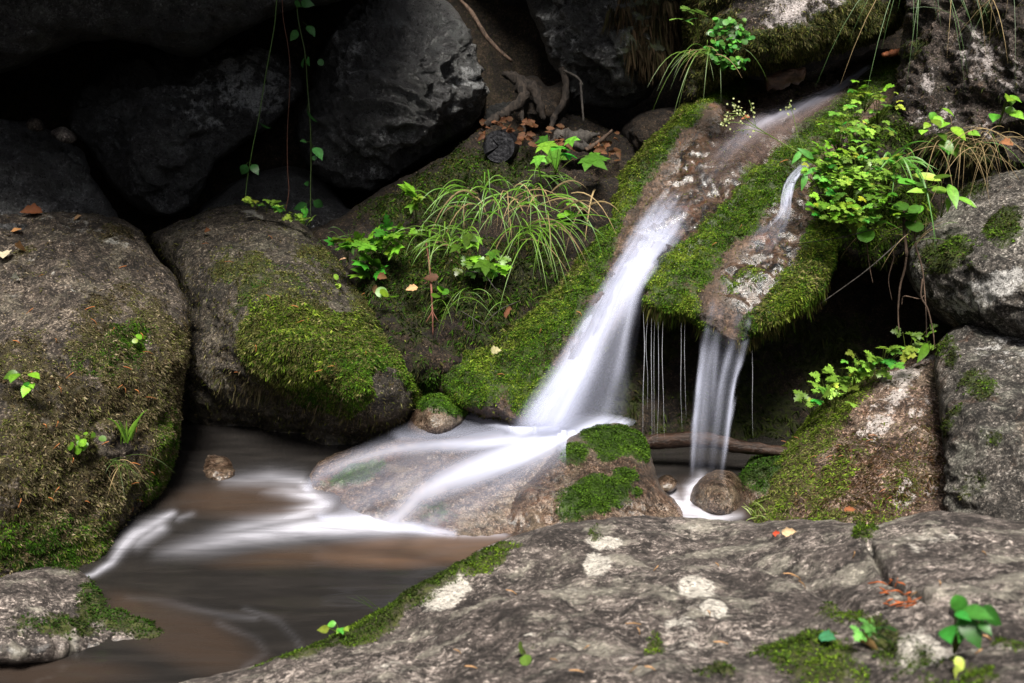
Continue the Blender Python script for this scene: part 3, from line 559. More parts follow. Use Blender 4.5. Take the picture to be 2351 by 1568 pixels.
# ---------------------------------------------------------------- water
def strokes(x, y, L, soft=1.5):
    "soft foam streaks: each is ([(x, y, half width, strength), ...])"
    r = np.zeros(len(x))
    for pl in L:
        for (x0, y0, w0, s0), (x1, y1, w1, s1) in zip(pl[:-1], pl[1:]):
            ex, ey = x1-x0, y1-y0
            t = np.clip(((x-x0)*ex+(y-y0)*ey)/(ex*ex+ey*ey+1e-9), 0, 1)
            d = np.hypot(x-x0-t*ex, y-y0-t*ey); w = w0+(w1-w0)*t; s = s0+(s1-s0)*t
            r = np.maximum(r, s*np.exp(-np.abs(d/w)**soft))
    return r
def pool_mat():
    m, t = new_mat('pool_water'); b = NB(t)
    tc = b.n('ShaderNodeTexCoord').outputs['Object']
    mp = b.n('ShaderNodeMapping'); b.set(mp, 'Vector', tc); mp.inputs['Scale'].default_value = (1.6, 9, 1); mp.inputs['Rotation'].default_value = (0, 0, .12)
    st = b.noise(mp.outputs[0], 3.0, 4, .55, .6)
    c = b.mix(b.attr('silt'), (.012, .011, .0105), (.085, .052, .034))
    c = b.mix(b.ss(st, .35, .7, 0, .35), c, (.03, .026, .024))
    f = b.math('MULTIPLY', b.attr('foam'), b.ss(st, .2, .65, .5, 1.0), clamp=True)
    c = b.mix(f, c, (.62, .62, .71))
    p = b.n('ShaderNodeBsdfPrincipled'); b.set(p, 'Base Color', c)
    b.set(p, 'Roughness', b.math('ADD', b.math('MULTIPLY', f, .5), .1)); p.inputs['IOR'].default_value = 1.33
    bp = b.n('ShaderNodeBump'); b.set(bp, 'Strength', .08); b.set(bp, 'Distance', .02); b.set(bp, 'Height', st)
    b.set(p, 'Normal', bp.outputs[0])
    o = b.n('ShaderNodeOutputMaterial'); t.links.new(p.outputs[0], o.inputs['Surface']); return m
def veil_mat(name, su=26, sv=1.3, contrast=(.30, .66), white=(.66, .695, .88), gloss=.0):
    "long-exposure water: white veil whose cover follows the flow"
    m, t = new_mat(name); b = NB(t)
    uv = b.n('ShaderNodeUVMap', uv_map='flow').outputs[0]
    mp = b.n('ShaderNodeMapping'); b.set(mp, 'Vector', uv); mp.inputs['Scale'].default_value = (su, sv, 1)
    mp2 = b.n('ShaderNodeMapping'); b.set(mp2, 'Vector', uv); mp2.inputs['Scale'].default_value = (su*.28, sv*.7, 1)
    n = b.math('ADD', b.math('MULTIPLY', b.noise(mp.outputs[0], 1, 2, .5, .15), .5), b.math('MULTIPLY', b.noise(mp2.outputs[0], 1, 2, .5, .2), .5))
    a = b.math('MULTIPLY', b.attr('foam'), b.ss(n, contrast[0], contrast[1], .35, 1.2), clamp=True)
    c = b.mix(b.attr('silt'), white, (.17, .105, .072))
    d = b.n('ShaderNodeBsdfPrincipled'); b.set(d, 'Base Color', c); d.inputs['Roughness'].default_value = .55; d.inputs['Specular IOR Level'].default_value = .25
    tl = b.n('ShaderNodeBsdfTranslucent'); b.set(tl, 'Color', c)
    dm = b.n('ShaderNodeMixShader'); dm.inputs[0].default_value = .3; t.links.new(d.outputs[0], dm.inputs[1]); t.links.new(tl.outputs[0], dm.inputs[2])
    tr = b.n('ShaderNodeBsdfTransparent')
    mx = b.n('ShaderNodeMixShader'); t.links.new(a, mx.inputs[0]); t.links.new(tr.outputs[0], mx.inputs[1]); t.links.new(dm.outputs[0], mx.inputs[2])
    o = b.n('ShaderNodeOutputMaterial'); t.links.new(mx.outputs[0], o.inputs['Surface']); return m
M_POOL = pool_mat()
M_FALL = veil_mat('falling_water', 8, .55, (.22, .78))
M_FALL2 = veil_mat('thin_falling_water', 6, .5, (.25, .72))
M_VEIL = veil_mat('cascade_veil', 7, .7, (.2, .75))
M_FILM = veil_mat('stream_film', 7, 2.2, (.36, .70))

def build_pool():
    xs = np.arange(-2.4, 1.5, .008); ys = np.arange(.95, 3.2, .009)
    X, Y = np.meshgrid(xs, ys); p = np.stack([X.ravel(), Y.ravel(), np.zeros(X.size)], 1)
    x, y = proj(p)
    foam = strokes(x, y, [
        [(1060, 1222, 8, .9), (960, 1208, 18, 1), (850, 1202, 22, .95), (740, 1205, 19, .8), (600, 1226, 18, .5), (480, 1248, 18, .25), (360, 1270, 14, .06)],
        [(1060, 1224, 8, .9), (1160, 1228, 6, .2)],
        [(745, 1160, 18, .65), (705, 1128, 16, .5), (690, 1105, 15, .4), (620, 1098, 16, .3), (520, 1105, 14, .12)],
        [(735, 1165, 16, .8), (650, 1190, 15, .35), (560, 1212, 18, .3), (480, 1232, 16, .1)],
        [(720, 1140, 14, .7), (650, 1128, 12, .25), (600, 1128, 10, .05)],
        [(395, 1178, 8, .4), (352, 1205, 13, .34), (308, 1228, 14, .48), (278, 1258, 10, .46), (255, 1292, 7, .42), (215, 1318, 5, .4), (180, 1328, 3, .3)],
        [(370, 1212, 12, .35), (315, 1248, 12, .2)],
        [(440, 1180, 7, .10), (410, 1192, 7, .12)],
        [(290, 1372, 5, .02), (400, 1385, 7, .035), (520, 1412, 8, .03), (590, 1420, 5, .05)],
        [(560, 1395, 5, .05), (640, 1425, 7, .028), (684, 1470, 6, .028), (690, 1500, 5, .03)],
        [(500, 1430, 5, .04), (590, 1465, 7, .022), (610, 1500, 8, .02), (560, 1530, 6, .03)],
        [(1525, 1120, 12, .6), (1548, 1150, 16, .85), (1580, 1172, 14, .9), (1640, 1190, 9, .8), (1700, 1184, 8, .25)],
        [(1575, 1165, 16, .9), (1585, 1125, 12, .8), (1610, 1095, 10, .6)], [(1560, 1170, 16, .6), (1600, 1200, 14, .7)]])
    silt = blobs(x, y, [(980, 1262, 260, 34, -3, .9), (780, 1270, 250, 26, -5, .4), (420, 1460, 190, 60, 22, .22), (600, 1150, 200, 40, 0, .35), (1100, 1250, 120, 30, 0, 1.0), (300, 1400, 60, 30, 30, .25), (100, 1545, 200, 30, 0, .2), (1620, 1160, 120, 60, 0, .4)])
    p[:, 2] += .004*fbm(p*np.array([1, 2.5, 1]), 3, 3, 8)
    ny, nx = X.shape; I = np.arange(X.size).reshape(ny, nx)
    q = np.stack([I[:-1, :-1], I[:-1, 1:], I[1:, 1:], I[1:, :-1]], -1).reshape(-1, 4)
    tag(make_mesh('water', p, q, np.full(len(q), 4), M_POOL, attrs={'foam': foam, 'silt': silt}), kind='structure')
build_pool()

def build_cascade():
    poly = smooth_outline([(690, 1125), (720, 1070), (780, 1035), (860, 1000), (905, 975), (960, 950), (1080, 935), (1180, 950), (1300, 940), (1460, 960), (1420, 1000), (1330, 1050), (1270, 1140), (1200, 1215), (1080, 1245), (900, 1225), (740, 1205), (715, 1160)], 6, 3, 1.5)
    st = 4.0; x0, y0 = poly.min(0); x1, y1 = poly.max(0)
    X, Y = np.meshgrid(np.arange(x0, x1, st), np.arange(y0, y1, st)); q = np.stack([X.ravel(), Y.ravel()], 1)
    D, _ = sdf(q, poly)
    d1 = np.minimum(R_mound['surf'](q[:, 0], q[:, 1]), R_P['surf'](q[:, 0], q[:, 1])*np.where(q[:, 0] < 1300, 1, 9))
    d = np.minimum(d1-.006, np.minimum(dz(q[:, 1], .09), dz(q[:, 1], .006)))
    g = d.reshape(X.shape)
    for _ in range(10):
        g2 = np.pad(g, 1, 'edge'); g = (g2[1:-1, :-2]+g2[1:-1, 2:]+g2[:-2, 1:-1]+g2[2:, 1:-1]+g*2)/6
    d = np.minimum(g.ravel(), d1-.004)
    p = P(q[:, 0], q[:, 1], d)
    x, y = q[:, 0], q[:, 1]
    foam = strokes(x, y, [
        [(1350, 980, 24, 1), (1260, 1006, 28, 1.0), (1150, 1014, 20, .9), (1000, 1020, 17, .62), (900, 1032, 18, .48), (820, 1054, 18, .36), (740, 1090, 18, .28), (705, 1118, 14, .3)],
        [(1300, 990, 30, 1.1), (1200, 1032, 36, 1.1), (1110, 1068, 32, .9), (1020, 1105, 28, .7), (960, 1140, 26, .55), (920, 1180, 24, .6), (890, 1205, 26, .8)],
        [(1250, 1030, 26, .5), (1180, 1080, 34, .3), (1120, 1130, 34, .18), (1040, 1175, 34, .16), (980, 1205, 20, .3)],
        [(720, 1185, 8, .4), (780, 1195, 13, .6), (860, 1198, 16, .8), (950, 1210, 13, .85), (1040, 1225, 8, .6)],
        [(980, 1045, 40, .17), (850, 1090, 44, .11), (760, 1150, 38, .12)], [(1020, 1062, 36, .2), (910, 1115, 40, .2), (800, 1165, 34, .2)],
        [(1190, 985, 18, 1.0), (1130, 968, 13, .9), (1085, 955, 11, .85), (1040, 958, 9, .3)],
        [(1150, 1000, 30, .6), (1000, 1000, 24, .3), (920, 1005, 18, .3)], [(1200, 985, 30, 1.1), (1420, 980, 30, 1.0)]])
    foam = foam*np.clip(D/14, 0, 1)
    ang = np.arctan2(y-900, -(x-1500)); rad = np.hypot(x-1500, y-900)
    uv = np.stack([ang*1.6, rad/420], 1)
    ny, nx = X.shape; I = np.arange(X.size).reshape(ny, nx)
    f = np.stack([I[:-1, :-1], I[1:, :-1], I[1:, 1:], I[:-1, 1:]], -1).reshape(-1, 4)
    f = f[(D[f] > 0).all(1)]
    us, inv = np.unique(f, return_inverse=True); f = inv.reshape(-1, 4)
    o = make_mesh('cascade', p[us], f, np.full(len(f), 4), M_VEIL, attrs={'foam': foam[us], 'silt': 0*foam[us]}, uv=uv[us], loc=p[us].mean(0))
    tag(o, 'soft white cascade fanning out over the brown rock mound into the pool', 'cascade')
build_cascade()

def sheet(name, label, cat, left, right, mat, dens, nu=50, nv=110, layers=((0, 0, 1.0),), bulge=.03, silt=0.0, soft=.16, on=None, von=0.0):
    "left/right: rows of (x, y, distance); dens(u, v) gives the cover"
    def interp(c, n):
        c = np.array(c, float); s = np.linspace(0, 1, len(c)); t = np.linspace(0, 1, n)
        out = []
        for k in range(3):
            m = np.gradient(c[:, k], s); i = np.clip(np.searchsorted(s, t, 'right')-1, 0, len(c)-2); h = s[i+1]-s[i]; a = (t-s[i])/h
            out.append((2*a**3-3*a**2+1)*c[i, k]+(a**3-2*a**2+a)*h*m[i]+(-2*a**3+3*a**2)*c[i+1, k]+(a**3-a**2)*h*m[i+1])
        return np.stack(out, 1)
    Lc, Rc = interp(left, nv), interp(right, nv); V = []; F = []; A = []; U = []
    u = np.linspace(0, 1, nu)[None, :, None]
    for k, (off, sd, amt) in enumerate(layers):
        g = Lc[:, None]*(1-u)+Rc[:, None]*u
        uu = np.repeat(np.linspace(0, 1, nu)[None], nv, 0); vv = np.repeat(np.linspace(0, 1, nv)[:, None], nu, 1)
        q3 = np.stack([uu.ravel()*5+sd, vv.ravel()*1.2, 0*uu.ravel()+k], 1)
        wv = noise(q3, 5).reshape(nv, nu)
        g[..., 2] += -bulge*4*uu*(1-uu)+off+.012*wv
        if on is not None:
            sf = on['surf'](g[..., 0], g[..., 1]); sf = np.where(sf > 8, g[..., 2]+.05, sf)
            for _ in range(4):
                s2 = np.pad(sf, 1, 'edge'); sf = np.minimum(sf, (s2[1:-1, :-2]+s2[1:-1, 2:]+s2[:-2, 1:-1]+s2[2:, 1:-1])/4)
            g[..., 2] = np.where(vv < von, sf-.007+off*.3, np.minimum(g[..., 2], sf-.005))
        p = P(g[..., 0].ravel(), g[..., 1].ravel(), g[..., 2].ravel())
        e = np.clip((np.minimum(uu, 1-uu)-.10*np.clip(noise(q3*np.array([1.4, 5.0, 1])+31, 9).reshape(nv, nu)+.2, 0, 1))/soft, 0, 1); e = e*e*(3-2*e)
        A.append((dens(uu, vv)*e*amt).ravel()); V.append(p); U.append(np.stack([uu.ravel()+sd*.37, vv.ravel()+sd*.11], 1))
        I = np.arange(nu*nv).reshape(nv, nu)+k*nu*nv
        F.append(np.stack([I[:-1, :-1], I[1:, :-1], I[1:, 1:], I[:-1, 1:]], -1).reshape(-1, 4))
    V = np.concatenate(V); F = np.concatenate(F); A = np.concatenate(A); U = np.concatenate(U)
    sl_ = silt(U) if callable(silt) else np.full(len(V), silt)
    o = make_mesh(name, V, F, np.full(len(F), 4), mat, attrs={'foam': A, 'silt': sl_}, uv=U, loc=V.mean(0))
    return tag(o, label, cat)
def sm(x, a, b):
    t = np.clip((x-a)/(b-a), 0, 1); return t*t*(3-2*t)
sd_ = lambda x, y, o=.012: (x, y, R_slab['depth'](x, y)-o)
def dens_main(u, v):
    rag = -.09*u+.012*np.sin(u*19)+.01*np.sin(u*41+1)
    top = sm(v+rag, -.03, .16)*(.5+.5*sm(v, .12, .4))
    lowr = 1-.80*sm(u, .38, .72)*sm(v, .38, .58)+.25*np.exp(-((u-.80)/.05)**2)*sm(v, .45, .6)
    gaps = 1-.55*np.exp(-((u-.62)/.12)**2)*sm(v, .5, .65)
    return np.clip(top*lowr*gaps*1.05*(1-sm(v, .9, 1)), 0, 1.1)
sheet('waterfall', 'tall silky white waterfall pouring off the mossy slab into the plunge pool', 'waterfall',
      [sd_(1528, 418), sd_(1468, 488), (1425, 560, 2.86), (1378, 640, 2.80), (1318, 740, 2.70), (1255, 840, 2.62), (1192, 930, 2.58), (1130, 1015, 2.575)],
      [sd_(1622, 445), sd_(1582, 530), (1530, 600, 2.74), (1485, 670, 2.64), (1470, 760, 2.58), (1462, 850, 2.57), (1452, 930, 2.58), (1440, 1005, 2.58)],
      M_FALL, dens_main, on=R_slab, von=.22, layers=((0, 0, .5), (.018, 1.3, .5), (.04, 2.9, .5)), bulge=.02, soft=.28)
sheet('water_film', 'thin brown sheet of stream water sliding down the wet slab', 'stream',
      [sd_(1990, 128), sd_(1890, 165), sd_(1790, 196), sd_(1710, 232), sd_(1640, 290), sd_(1580, 370), sd_(1520, 460), sd_(1490, 520)],
      [sd_(2030, 148), sd_(1955, 215), sd_(1880, 280), sd_(1800, 345), sd_(1730, 410), sd_(1670, 465), sd_(1620, 520), sd_(1560, 590)],
      M_FILM, lambda u, v: np.clip((.42*(1-.8*sm(v, .4, .75))+.62*np.exp(-((u-.5-.12*np.sin(v*8+.5))/.10)**2)*(1-sm(v, .3, .55))+.3*np.exp(-((u-.2-.05*np.sin(v*9))/.05)**2)*sm(v, .1, .3)*(1-sm(v, .5, .7)))*sm(v, 0, .05)*(1-sm(v, .8, 1)), 0, 1), layers=((0, 0, 1),), bulge=.006, on=R_slab, von=2, soft=.25,
      silt=lambda U: np.clip(.9-.75*np.exp(-((U[:, 0]-.5-.12*np.sin(U[:, 1]*8+.5))/.12)**2)*(1-U[:, 1]), 0, 1))
sheet('water_film', 'narrow white rivulet curling down the right side of the slab beside the herbs', 'stream',
      [sd_(1850, 362), sd_(1812, 400), sd_(1792, 440), sd_(1782, 490), sd_(1740, 520), sd_(1690, 590)],
      [sd_(1872, 372), sd_(1832, 412), sd_(1822, 450), sd_(1818, 495), sd_(1800, 545), sd_(1750, 610)],
      M_FILM, lambda u, v: np.clip(.6*sm(v, 0, .15)*(1-.8*sm(v, .5, .75))*(1-sm(v, .8, 1)), 0, 1), bulge=.004, on=R_slab, von=2)
def dens_small(u, v):
    s = .95*np.exp(-((u-.13)/.07)**2)+.9*np.exp(-((u-.9)/.06)**2)+.22*np.exp(-((u-.3)/.1)**2)+.2*np.exp(-((u-.62)/.07)**2)+.10
    x = .35*np.exp(-((u-.3-.3*v)/.05)**2)*(1-sm(v, .3, .7))+.3*np.exp(-((u-.7+.2*v)/.05)**2)*(1-sm(v, .3, .7))
    return np.clip((s+x)*(.12*sm(v, .02, .1)+.88*sm(v-.10*np.abs(np.sin(u*8+.6)), .16, .42))*(1-.95*sm(v, .62, 1)), 0, 1)
sheet('waterfall', 'short thin waterfall dripping from the mossy lip onto the round stone at right', 'waterfall',
      [sd_(1630, 660, .01), sd_(1612, 735, .015), (1600, 800, 2.46), (1590, 880, 2.43), (1584, 960, 2.41), (1580, 1040, 2.40), (1578, 1110, 2.40)],
      [sd_(1735, 720, .01), sd_(1726, 775, .015), (1712, 830, 2.44), (1698, 890, 2.43), (1686, 960, 2.41), (1675, 1030, 2.40), (1664, 1100, 2.39)],
      M_FALL2, dens_small, on=R_slab, von=.12, layers=((0, 0, .55), (.015, 2.1, .38)), bulge=.012, soft=.10)

def tube_mesh(pts, rad, n=7, seed=0, rough=0.0, caps=True):
    pts = np.asarray(pts, float); m = len(pts)
    if m > 2:
        s = np.linspace(0, 1, m); t = np.linspace(0, 1, (m-1)*6+1); out = []
        i = np.clip(np.searchsorted(s, t, 'right')-1, 0, m-2); h = 1/(m-1); a = (t-s[i])/h
        for k in range(3):
            g = np.gradient(pts[:, k], s)
            out.append((2*a**3-3*a**2+1)*pts[i, k]+(a**3-2*a**2+a)*h*g[i]+(-2*a**3+3*a**2)*pts[i+1, k]+(a**3-a**2)*h*g[i+1])
        rad = np.interp(t, np.linspace(0, 1, len(np.atleast_1d(rad))), np.atleast_1d(rad)); pts = np.stack(out, 1)
    else:
        t = np.linspace(0, 1, 8)[:, None]; pts = pts[0]*(1-t)+pts[1]*t
        rad = np.interp(t[:, 0], np.linspace(0, 1, len(np.atleast_1d(rad))), np.atleast_1d(rad))
    T = np.gradient(pts, axis=0); T /= np.linalg.norm(T, axis=1)[:, None]+1e-9
    ref = np.array([.31, .2, .93]); A = np.cross(T, ref); A /= np.linalg.norm(A, axis=1)[:, None]+1e-9; B = np.cross(T, A)
    an = np.arange(n)*2*np.pi/n
    ring = A[:, None]*np.cos(an)[None, :, None]+B[:, None]*np.sin(an)[None, :, None]
    V = (pts[:, None]+ring*rad[:, None, None]).reshape(-1, 3)
    if rough: V = V+ring.reshape(-1, 3)*(rough*fbm(V*np.array([1, 1, .6]), 1.2/max(rad.max(), .004), 3, seed))[:, None]
    M = len(pts); F = []
    for i in range(M-1):
        for j in range(n): F.append([i*n+j, i*n+(j+1) % n, (i+1)*n+(j+1) % n, (i+1)*n+j])
    F = np.array(F); caps_ = [list(range(n))[::-1], [(M-1)*n+j for j in range(n)]] if caps else []
    return V, F, caps_
class Acc:
    def __init__(s): s.V = []; s.L = []; s.S = []; s.C = []; s.k = 0
    def add(s, V, faces, col):
        V = np.asarray(V, float); s.V.append(V)
        for f in faces: s.L.extend([int(i)+s.k for i in f]); s.S.append(len(f))
        c = np.asarray(col, float); s.C.append(np.tile(c, (len(V), 1)) if c.ndim == 1 else c); s.k += len(V)
    def tube(s, pts, rad, col, n=5, rough=0, seed=0):
        V, F, cp = tube_mesh(pts, rad, n, seed, rough); s.add(V, list(F)+cp, col)
    def build(s, name, mat, parent=None, loc=None, smooth=True):
        if not s.V: return None
        return make_mesh(name, np.concatenate(s.V), s.L, s.S, mat, parent, loc, smooth, cattr={'col': np.concatenate(s.C)})
def thread_mat():
    m, t = new_mat('water_thread'); b = NB(t)
    d = b.n('ShaderNodeBsdfPrincipled'); d.inputs['Base Color'].default_value = (.8, .82, .9, 1); d.inputs['Roughness'].default_value = .3
    tr = b.n('ShaderNodeBsdfTransparent'); mx = b.n('ShaderNodeMixShader'); mx.inputs[0].default_value = .30
    t.links.new(tr.outputs[0], mx.inputs[1]); t.links.new(d.outputs[0], mx.inputs[2])
    o = b.n('ShaderNodeOutputMaterial'); t.links.new(mx.outputs[0], o.inputs['Surface']); return m
M_THREAD = thread_mat()
for i, (x, ya, yb, w) in enumerate([(1477, 715, 1000, 1.1), (1487, 728, 940, .7), (1496, 730, 1010, .9), (1503, 735, 1000, .6), (1511, 738, 1015, .8), (1522, 738, 1005, .9), (1564, 742, 985, .8), (1572, 745, 960, .6), (1727, 805, 1000, .6)]):
    a = Acc(); d = 2.57-.0008*(x-1477)
    a.tube([P(x, ya, d), P(x+RNG.randn()*1.5, ya*.7+yb*.3, d-.01), P(x+RNG.randn()*1.5, ya*.35+yb*.65, d-.02), P(x+RNG.randn()*2, yb, d-.03)], [w*.0001, w*.0006, w*.00035, w*.0001], (.8, .8, .9), 5)
    o = a.build('water_thread', M_THREAD, loc=P(x, yb, d))
    if x < 1550: tag(o, 'thin straight thread of water dripping left of the small fall under the mossy lip', 'water thread', 'threads of water beside the main fall')
    elif x < 1600: tag(o, 'thin thread of water falling just left of the small right waterfall', 'water thread', 'threads of water touching the small fall')
    else: tag(o, 'lone faint thread of water falling right of the small waterfall', 'water thread')
# ---------------------------------------------------------------- moss strands (a part of each stone)
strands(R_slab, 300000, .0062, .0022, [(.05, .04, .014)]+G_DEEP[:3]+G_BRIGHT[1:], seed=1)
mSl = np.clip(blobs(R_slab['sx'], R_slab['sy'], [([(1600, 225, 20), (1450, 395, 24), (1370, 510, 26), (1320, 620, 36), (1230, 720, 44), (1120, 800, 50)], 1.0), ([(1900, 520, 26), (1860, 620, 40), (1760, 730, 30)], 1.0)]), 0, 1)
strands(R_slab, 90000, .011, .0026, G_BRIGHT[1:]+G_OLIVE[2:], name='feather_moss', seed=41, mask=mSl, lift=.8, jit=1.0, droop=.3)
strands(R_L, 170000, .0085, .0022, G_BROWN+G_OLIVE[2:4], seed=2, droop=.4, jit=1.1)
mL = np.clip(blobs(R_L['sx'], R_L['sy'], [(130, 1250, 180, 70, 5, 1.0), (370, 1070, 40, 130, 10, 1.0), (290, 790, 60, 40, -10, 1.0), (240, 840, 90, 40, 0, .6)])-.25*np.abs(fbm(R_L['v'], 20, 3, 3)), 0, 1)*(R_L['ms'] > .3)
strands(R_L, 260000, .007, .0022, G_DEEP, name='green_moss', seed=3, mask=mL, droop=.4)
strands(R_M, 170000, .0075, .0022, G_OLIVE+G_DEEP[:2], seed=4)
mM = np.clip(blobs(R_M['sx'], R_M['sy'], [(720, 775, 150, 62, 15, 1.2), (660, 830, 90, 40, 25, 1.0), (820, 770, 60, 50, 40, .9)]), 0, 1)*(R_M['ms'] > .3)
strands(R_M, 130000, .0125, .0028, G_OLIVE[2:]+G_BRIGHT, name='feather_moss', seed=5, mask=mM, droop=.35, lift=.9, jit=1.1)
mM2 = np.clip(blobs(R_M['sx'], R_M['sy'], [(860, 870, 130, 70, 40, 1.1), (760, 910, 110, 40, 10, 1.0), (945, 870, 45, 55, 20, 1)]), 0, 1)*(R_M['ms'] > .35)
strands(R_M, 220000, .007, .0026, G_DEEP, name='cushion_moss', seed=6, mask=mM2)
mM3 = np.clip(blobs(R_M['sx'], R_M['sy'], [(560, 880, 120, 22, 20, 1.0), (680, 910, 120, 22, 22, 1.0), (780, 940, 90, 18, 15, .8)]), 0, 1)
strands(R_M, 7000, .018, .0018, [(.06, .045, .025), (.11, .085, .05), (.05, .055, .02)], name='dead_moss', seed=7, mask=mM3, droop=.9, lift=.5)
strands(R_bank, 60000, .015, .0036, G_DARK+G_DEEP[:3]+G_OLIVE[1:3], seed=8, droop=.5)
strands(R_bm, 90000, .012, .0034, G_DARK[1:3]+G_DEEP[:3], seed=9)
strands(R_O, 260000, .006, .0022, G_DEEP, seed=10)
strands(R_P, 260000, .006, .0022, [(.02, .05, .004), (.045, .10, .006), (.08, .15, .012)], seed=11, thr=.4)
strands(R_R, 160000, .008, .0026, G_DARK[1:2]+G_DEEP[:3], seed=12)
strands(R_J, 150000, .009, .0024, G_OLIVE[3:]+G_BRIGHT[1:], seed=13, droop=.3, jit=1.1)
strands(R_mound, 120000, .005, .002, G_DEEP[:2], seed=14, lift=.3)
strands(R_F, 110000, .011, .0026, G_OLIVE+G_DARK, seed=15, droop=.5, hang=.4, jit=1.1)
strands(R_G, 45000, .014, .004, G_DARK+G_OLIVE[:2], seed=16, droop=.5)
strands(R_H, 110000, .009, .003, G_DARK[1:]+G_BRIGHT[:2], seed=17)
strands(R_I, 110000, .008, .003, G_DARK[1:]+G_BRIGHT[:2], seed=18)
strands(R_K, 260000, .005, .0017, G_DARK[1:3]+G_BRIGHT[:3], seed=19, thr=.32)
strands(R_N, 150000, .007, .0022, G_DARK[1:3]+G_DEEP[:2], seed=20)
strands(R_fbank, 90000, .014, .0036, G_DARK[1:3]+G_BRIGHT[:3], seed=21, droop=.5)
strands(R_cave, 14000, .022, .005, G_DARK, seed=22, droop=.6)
# sparse tufts between the cushions
for R_, n_, cs_, sd in ((R_L, 16000, G_BROWN, 31), (R_M, 20000, G_OLIVE+G_BROWN, 32), (R_J, 22000, G_OLIVE+G_BROWN, 33), (R_F, 22000, G_OLIVE+G_BROWN, 34), (R_G, 16000, G_DARK+G_BROWN[:3], 35), (R_slab, 14000, G_OLIVE, 36), (R_bank, 14000, G_OLIVE+G_BROWN, 37), (R_fbank, 20000, G_OLIVE+G_BROWN, 38)):
    strands(R_, n_, .011, .0024, cs_, name='sparse_moss', seed=sd, mask=np.full(len(R_['v']), .5), lift=.5, droop=.4)
mJ = np.clip(blobs(R_J['sx'], R_J['sy'], [(2010, 1110, 190, 90, -10, .9), (1950, 1040, 90, 50, -40, .8), (2130, 1050, 60, 120, 10, .6)]), 0, 1)
strands(R_J, 90000, .009, .0022, [(.05, .025, .014), (.11, .055, .03), (.17, .10, .055), (.08, .09, .02), (.20, .13, .08)], name='brown_moss', seed=43, mask=mJ, jit=1.1, droop=.5)
mE = np.clip(blobs(R_E['sx'], R_E['sy'], [(1490, 60, 60, 100, 10, 1.0), (1440, 30, 40, 50, 0, .8)]), 0, 1)
strands(R_E, 15000, .035, .005, [(.05, .03, .018), (.10, .065, .04), (.04, .035, .015)], name='dead_moss', seed=23, mask=mE, droop=1.1, lift=.4, hang=.6)
mS = np.clip(blobs(R_slab['sx'], R_slab['sy'], [(1520, 715, 60, 16, 15, 1.0), (1600, 765, 40, 22, 30, 1.0), (1780, 755, 90, 18, -22, 1.0), (1880, 690, 50, 40, -50, .9)]), 0, 1)
strands(R_slab, 30000, .015, .0024, G_OLIVE[:3]+G_BRIGHT[:2], name='hanging_moss', seed=24, mask=mS, droop=1.2, lift=.5, hang=.5)

# ---------------------------------------------------------------- leaves
def basis(y, nrm):
    y = np.asarray(y, float); y = y/np.linalg.norm(y); z = np.asarray(nrm, float); z = z-(z@y)*y
    if np.linalg.norm(z) < 1e-4: z = np.array([0, -1, .3])-(np.array([0, -1, .3])@y)*y
    z = z/np.linalg.norm(z); return np.stack([np.cross(y, z), y, z])
def leaf_shape(kind, rg):
    "outline strips: list of (rows of left, middle, right) in the plane, base at the origin, tip at y = 1"
    def strip(w, n, ln=1.0, fold=.12, curl=-.18):
        t = np.linspace(0, 1, n); ww = w(t)
        z = curl*t*t
        return np.stack([np.stack([-ww, t*ln-.04*ww, z+fold*ww], 1), np.stack([0*t, t*ln, z], 1), np.stack([ww, t*ln-.04*ww, z+fold*ww], 1)], 1)
    if kind == 'ovate':
        return [strip(lambda t: .34*np.sin(np.pi*np.clip(t, 0, 1)**.72)*(1+.10*np.sign(np.sin(t*58))), 21, curl=-.3)]
    if kind == 'long':
        return [strip(lambda t: .17*np.sin(np.pi*t**.85), 12, curl=-.35)]
    if kind == 'round':
        return [strip(lambda t: .46*np.sqrt(np.clip(1-(2*t-1)**2, 0, 1)), 9, fold=.08, curl=-.1)]
    if kind == 'herb':
        def lf(t): return (.10+.30*np.sin(np.pi*np.clip(t, 0, 1)**.75))*(.25+.75*np.abs(np.sin(t*3.4*np.pi)))*np.clip((1-t)*5, 0, 1)
        out = []
        for an, s, b in ((0, .72, .30), (68, .55, .24), (-68, .55, .24)):
            q = strip(lf, 15, curl=-.15)*s; a = math.radians(an); c, sn = math.cos(a), math.sin(a)
            R = np.stack([q[..., 0]*c+q[..., 1]*sn, -q[..., 0]*sn+q[..., 1]*c+b, q[..., 2]], -1); out.append(R)
        return out
    if kind == 'lobed':
        out = []
        for an, s, w in ((0, .78, .19), (52, .62, .17), (-52, .62, .17), (108, .4, .15), (-108, .4, .15)):
            q = strip(lambda t: w*(1.15-t**1.6)*(1+.16*np.sin(t*14))*np.clip((1-t)*6, 0, 1)+.0, 11, fold=.05, curl=-.12)
            q[..., 1] *= s; q[..., 2] *= s; a = math.radians(an+rg.randn()*4); c, sn = math.cos(a), math.sin(a)
            out.append(np.stack([q[..., 0]*c+q[..., 1]*sn, -q[..., 0]*sn+q[..., 1]*c+.24, q[..., 2]+.004*rg.rand()], -1))
        return out
    if kind == 'dead':
        c = .5-1.3*rg.rand(); f = 1.3*rg.rand()-.3
        return [strip(lambda t: .30*np.sin(np.pi*t**.8)*(1+.18*np.sin(t*21+rg.rand()*6)), 12, fold=f, curl=c)]
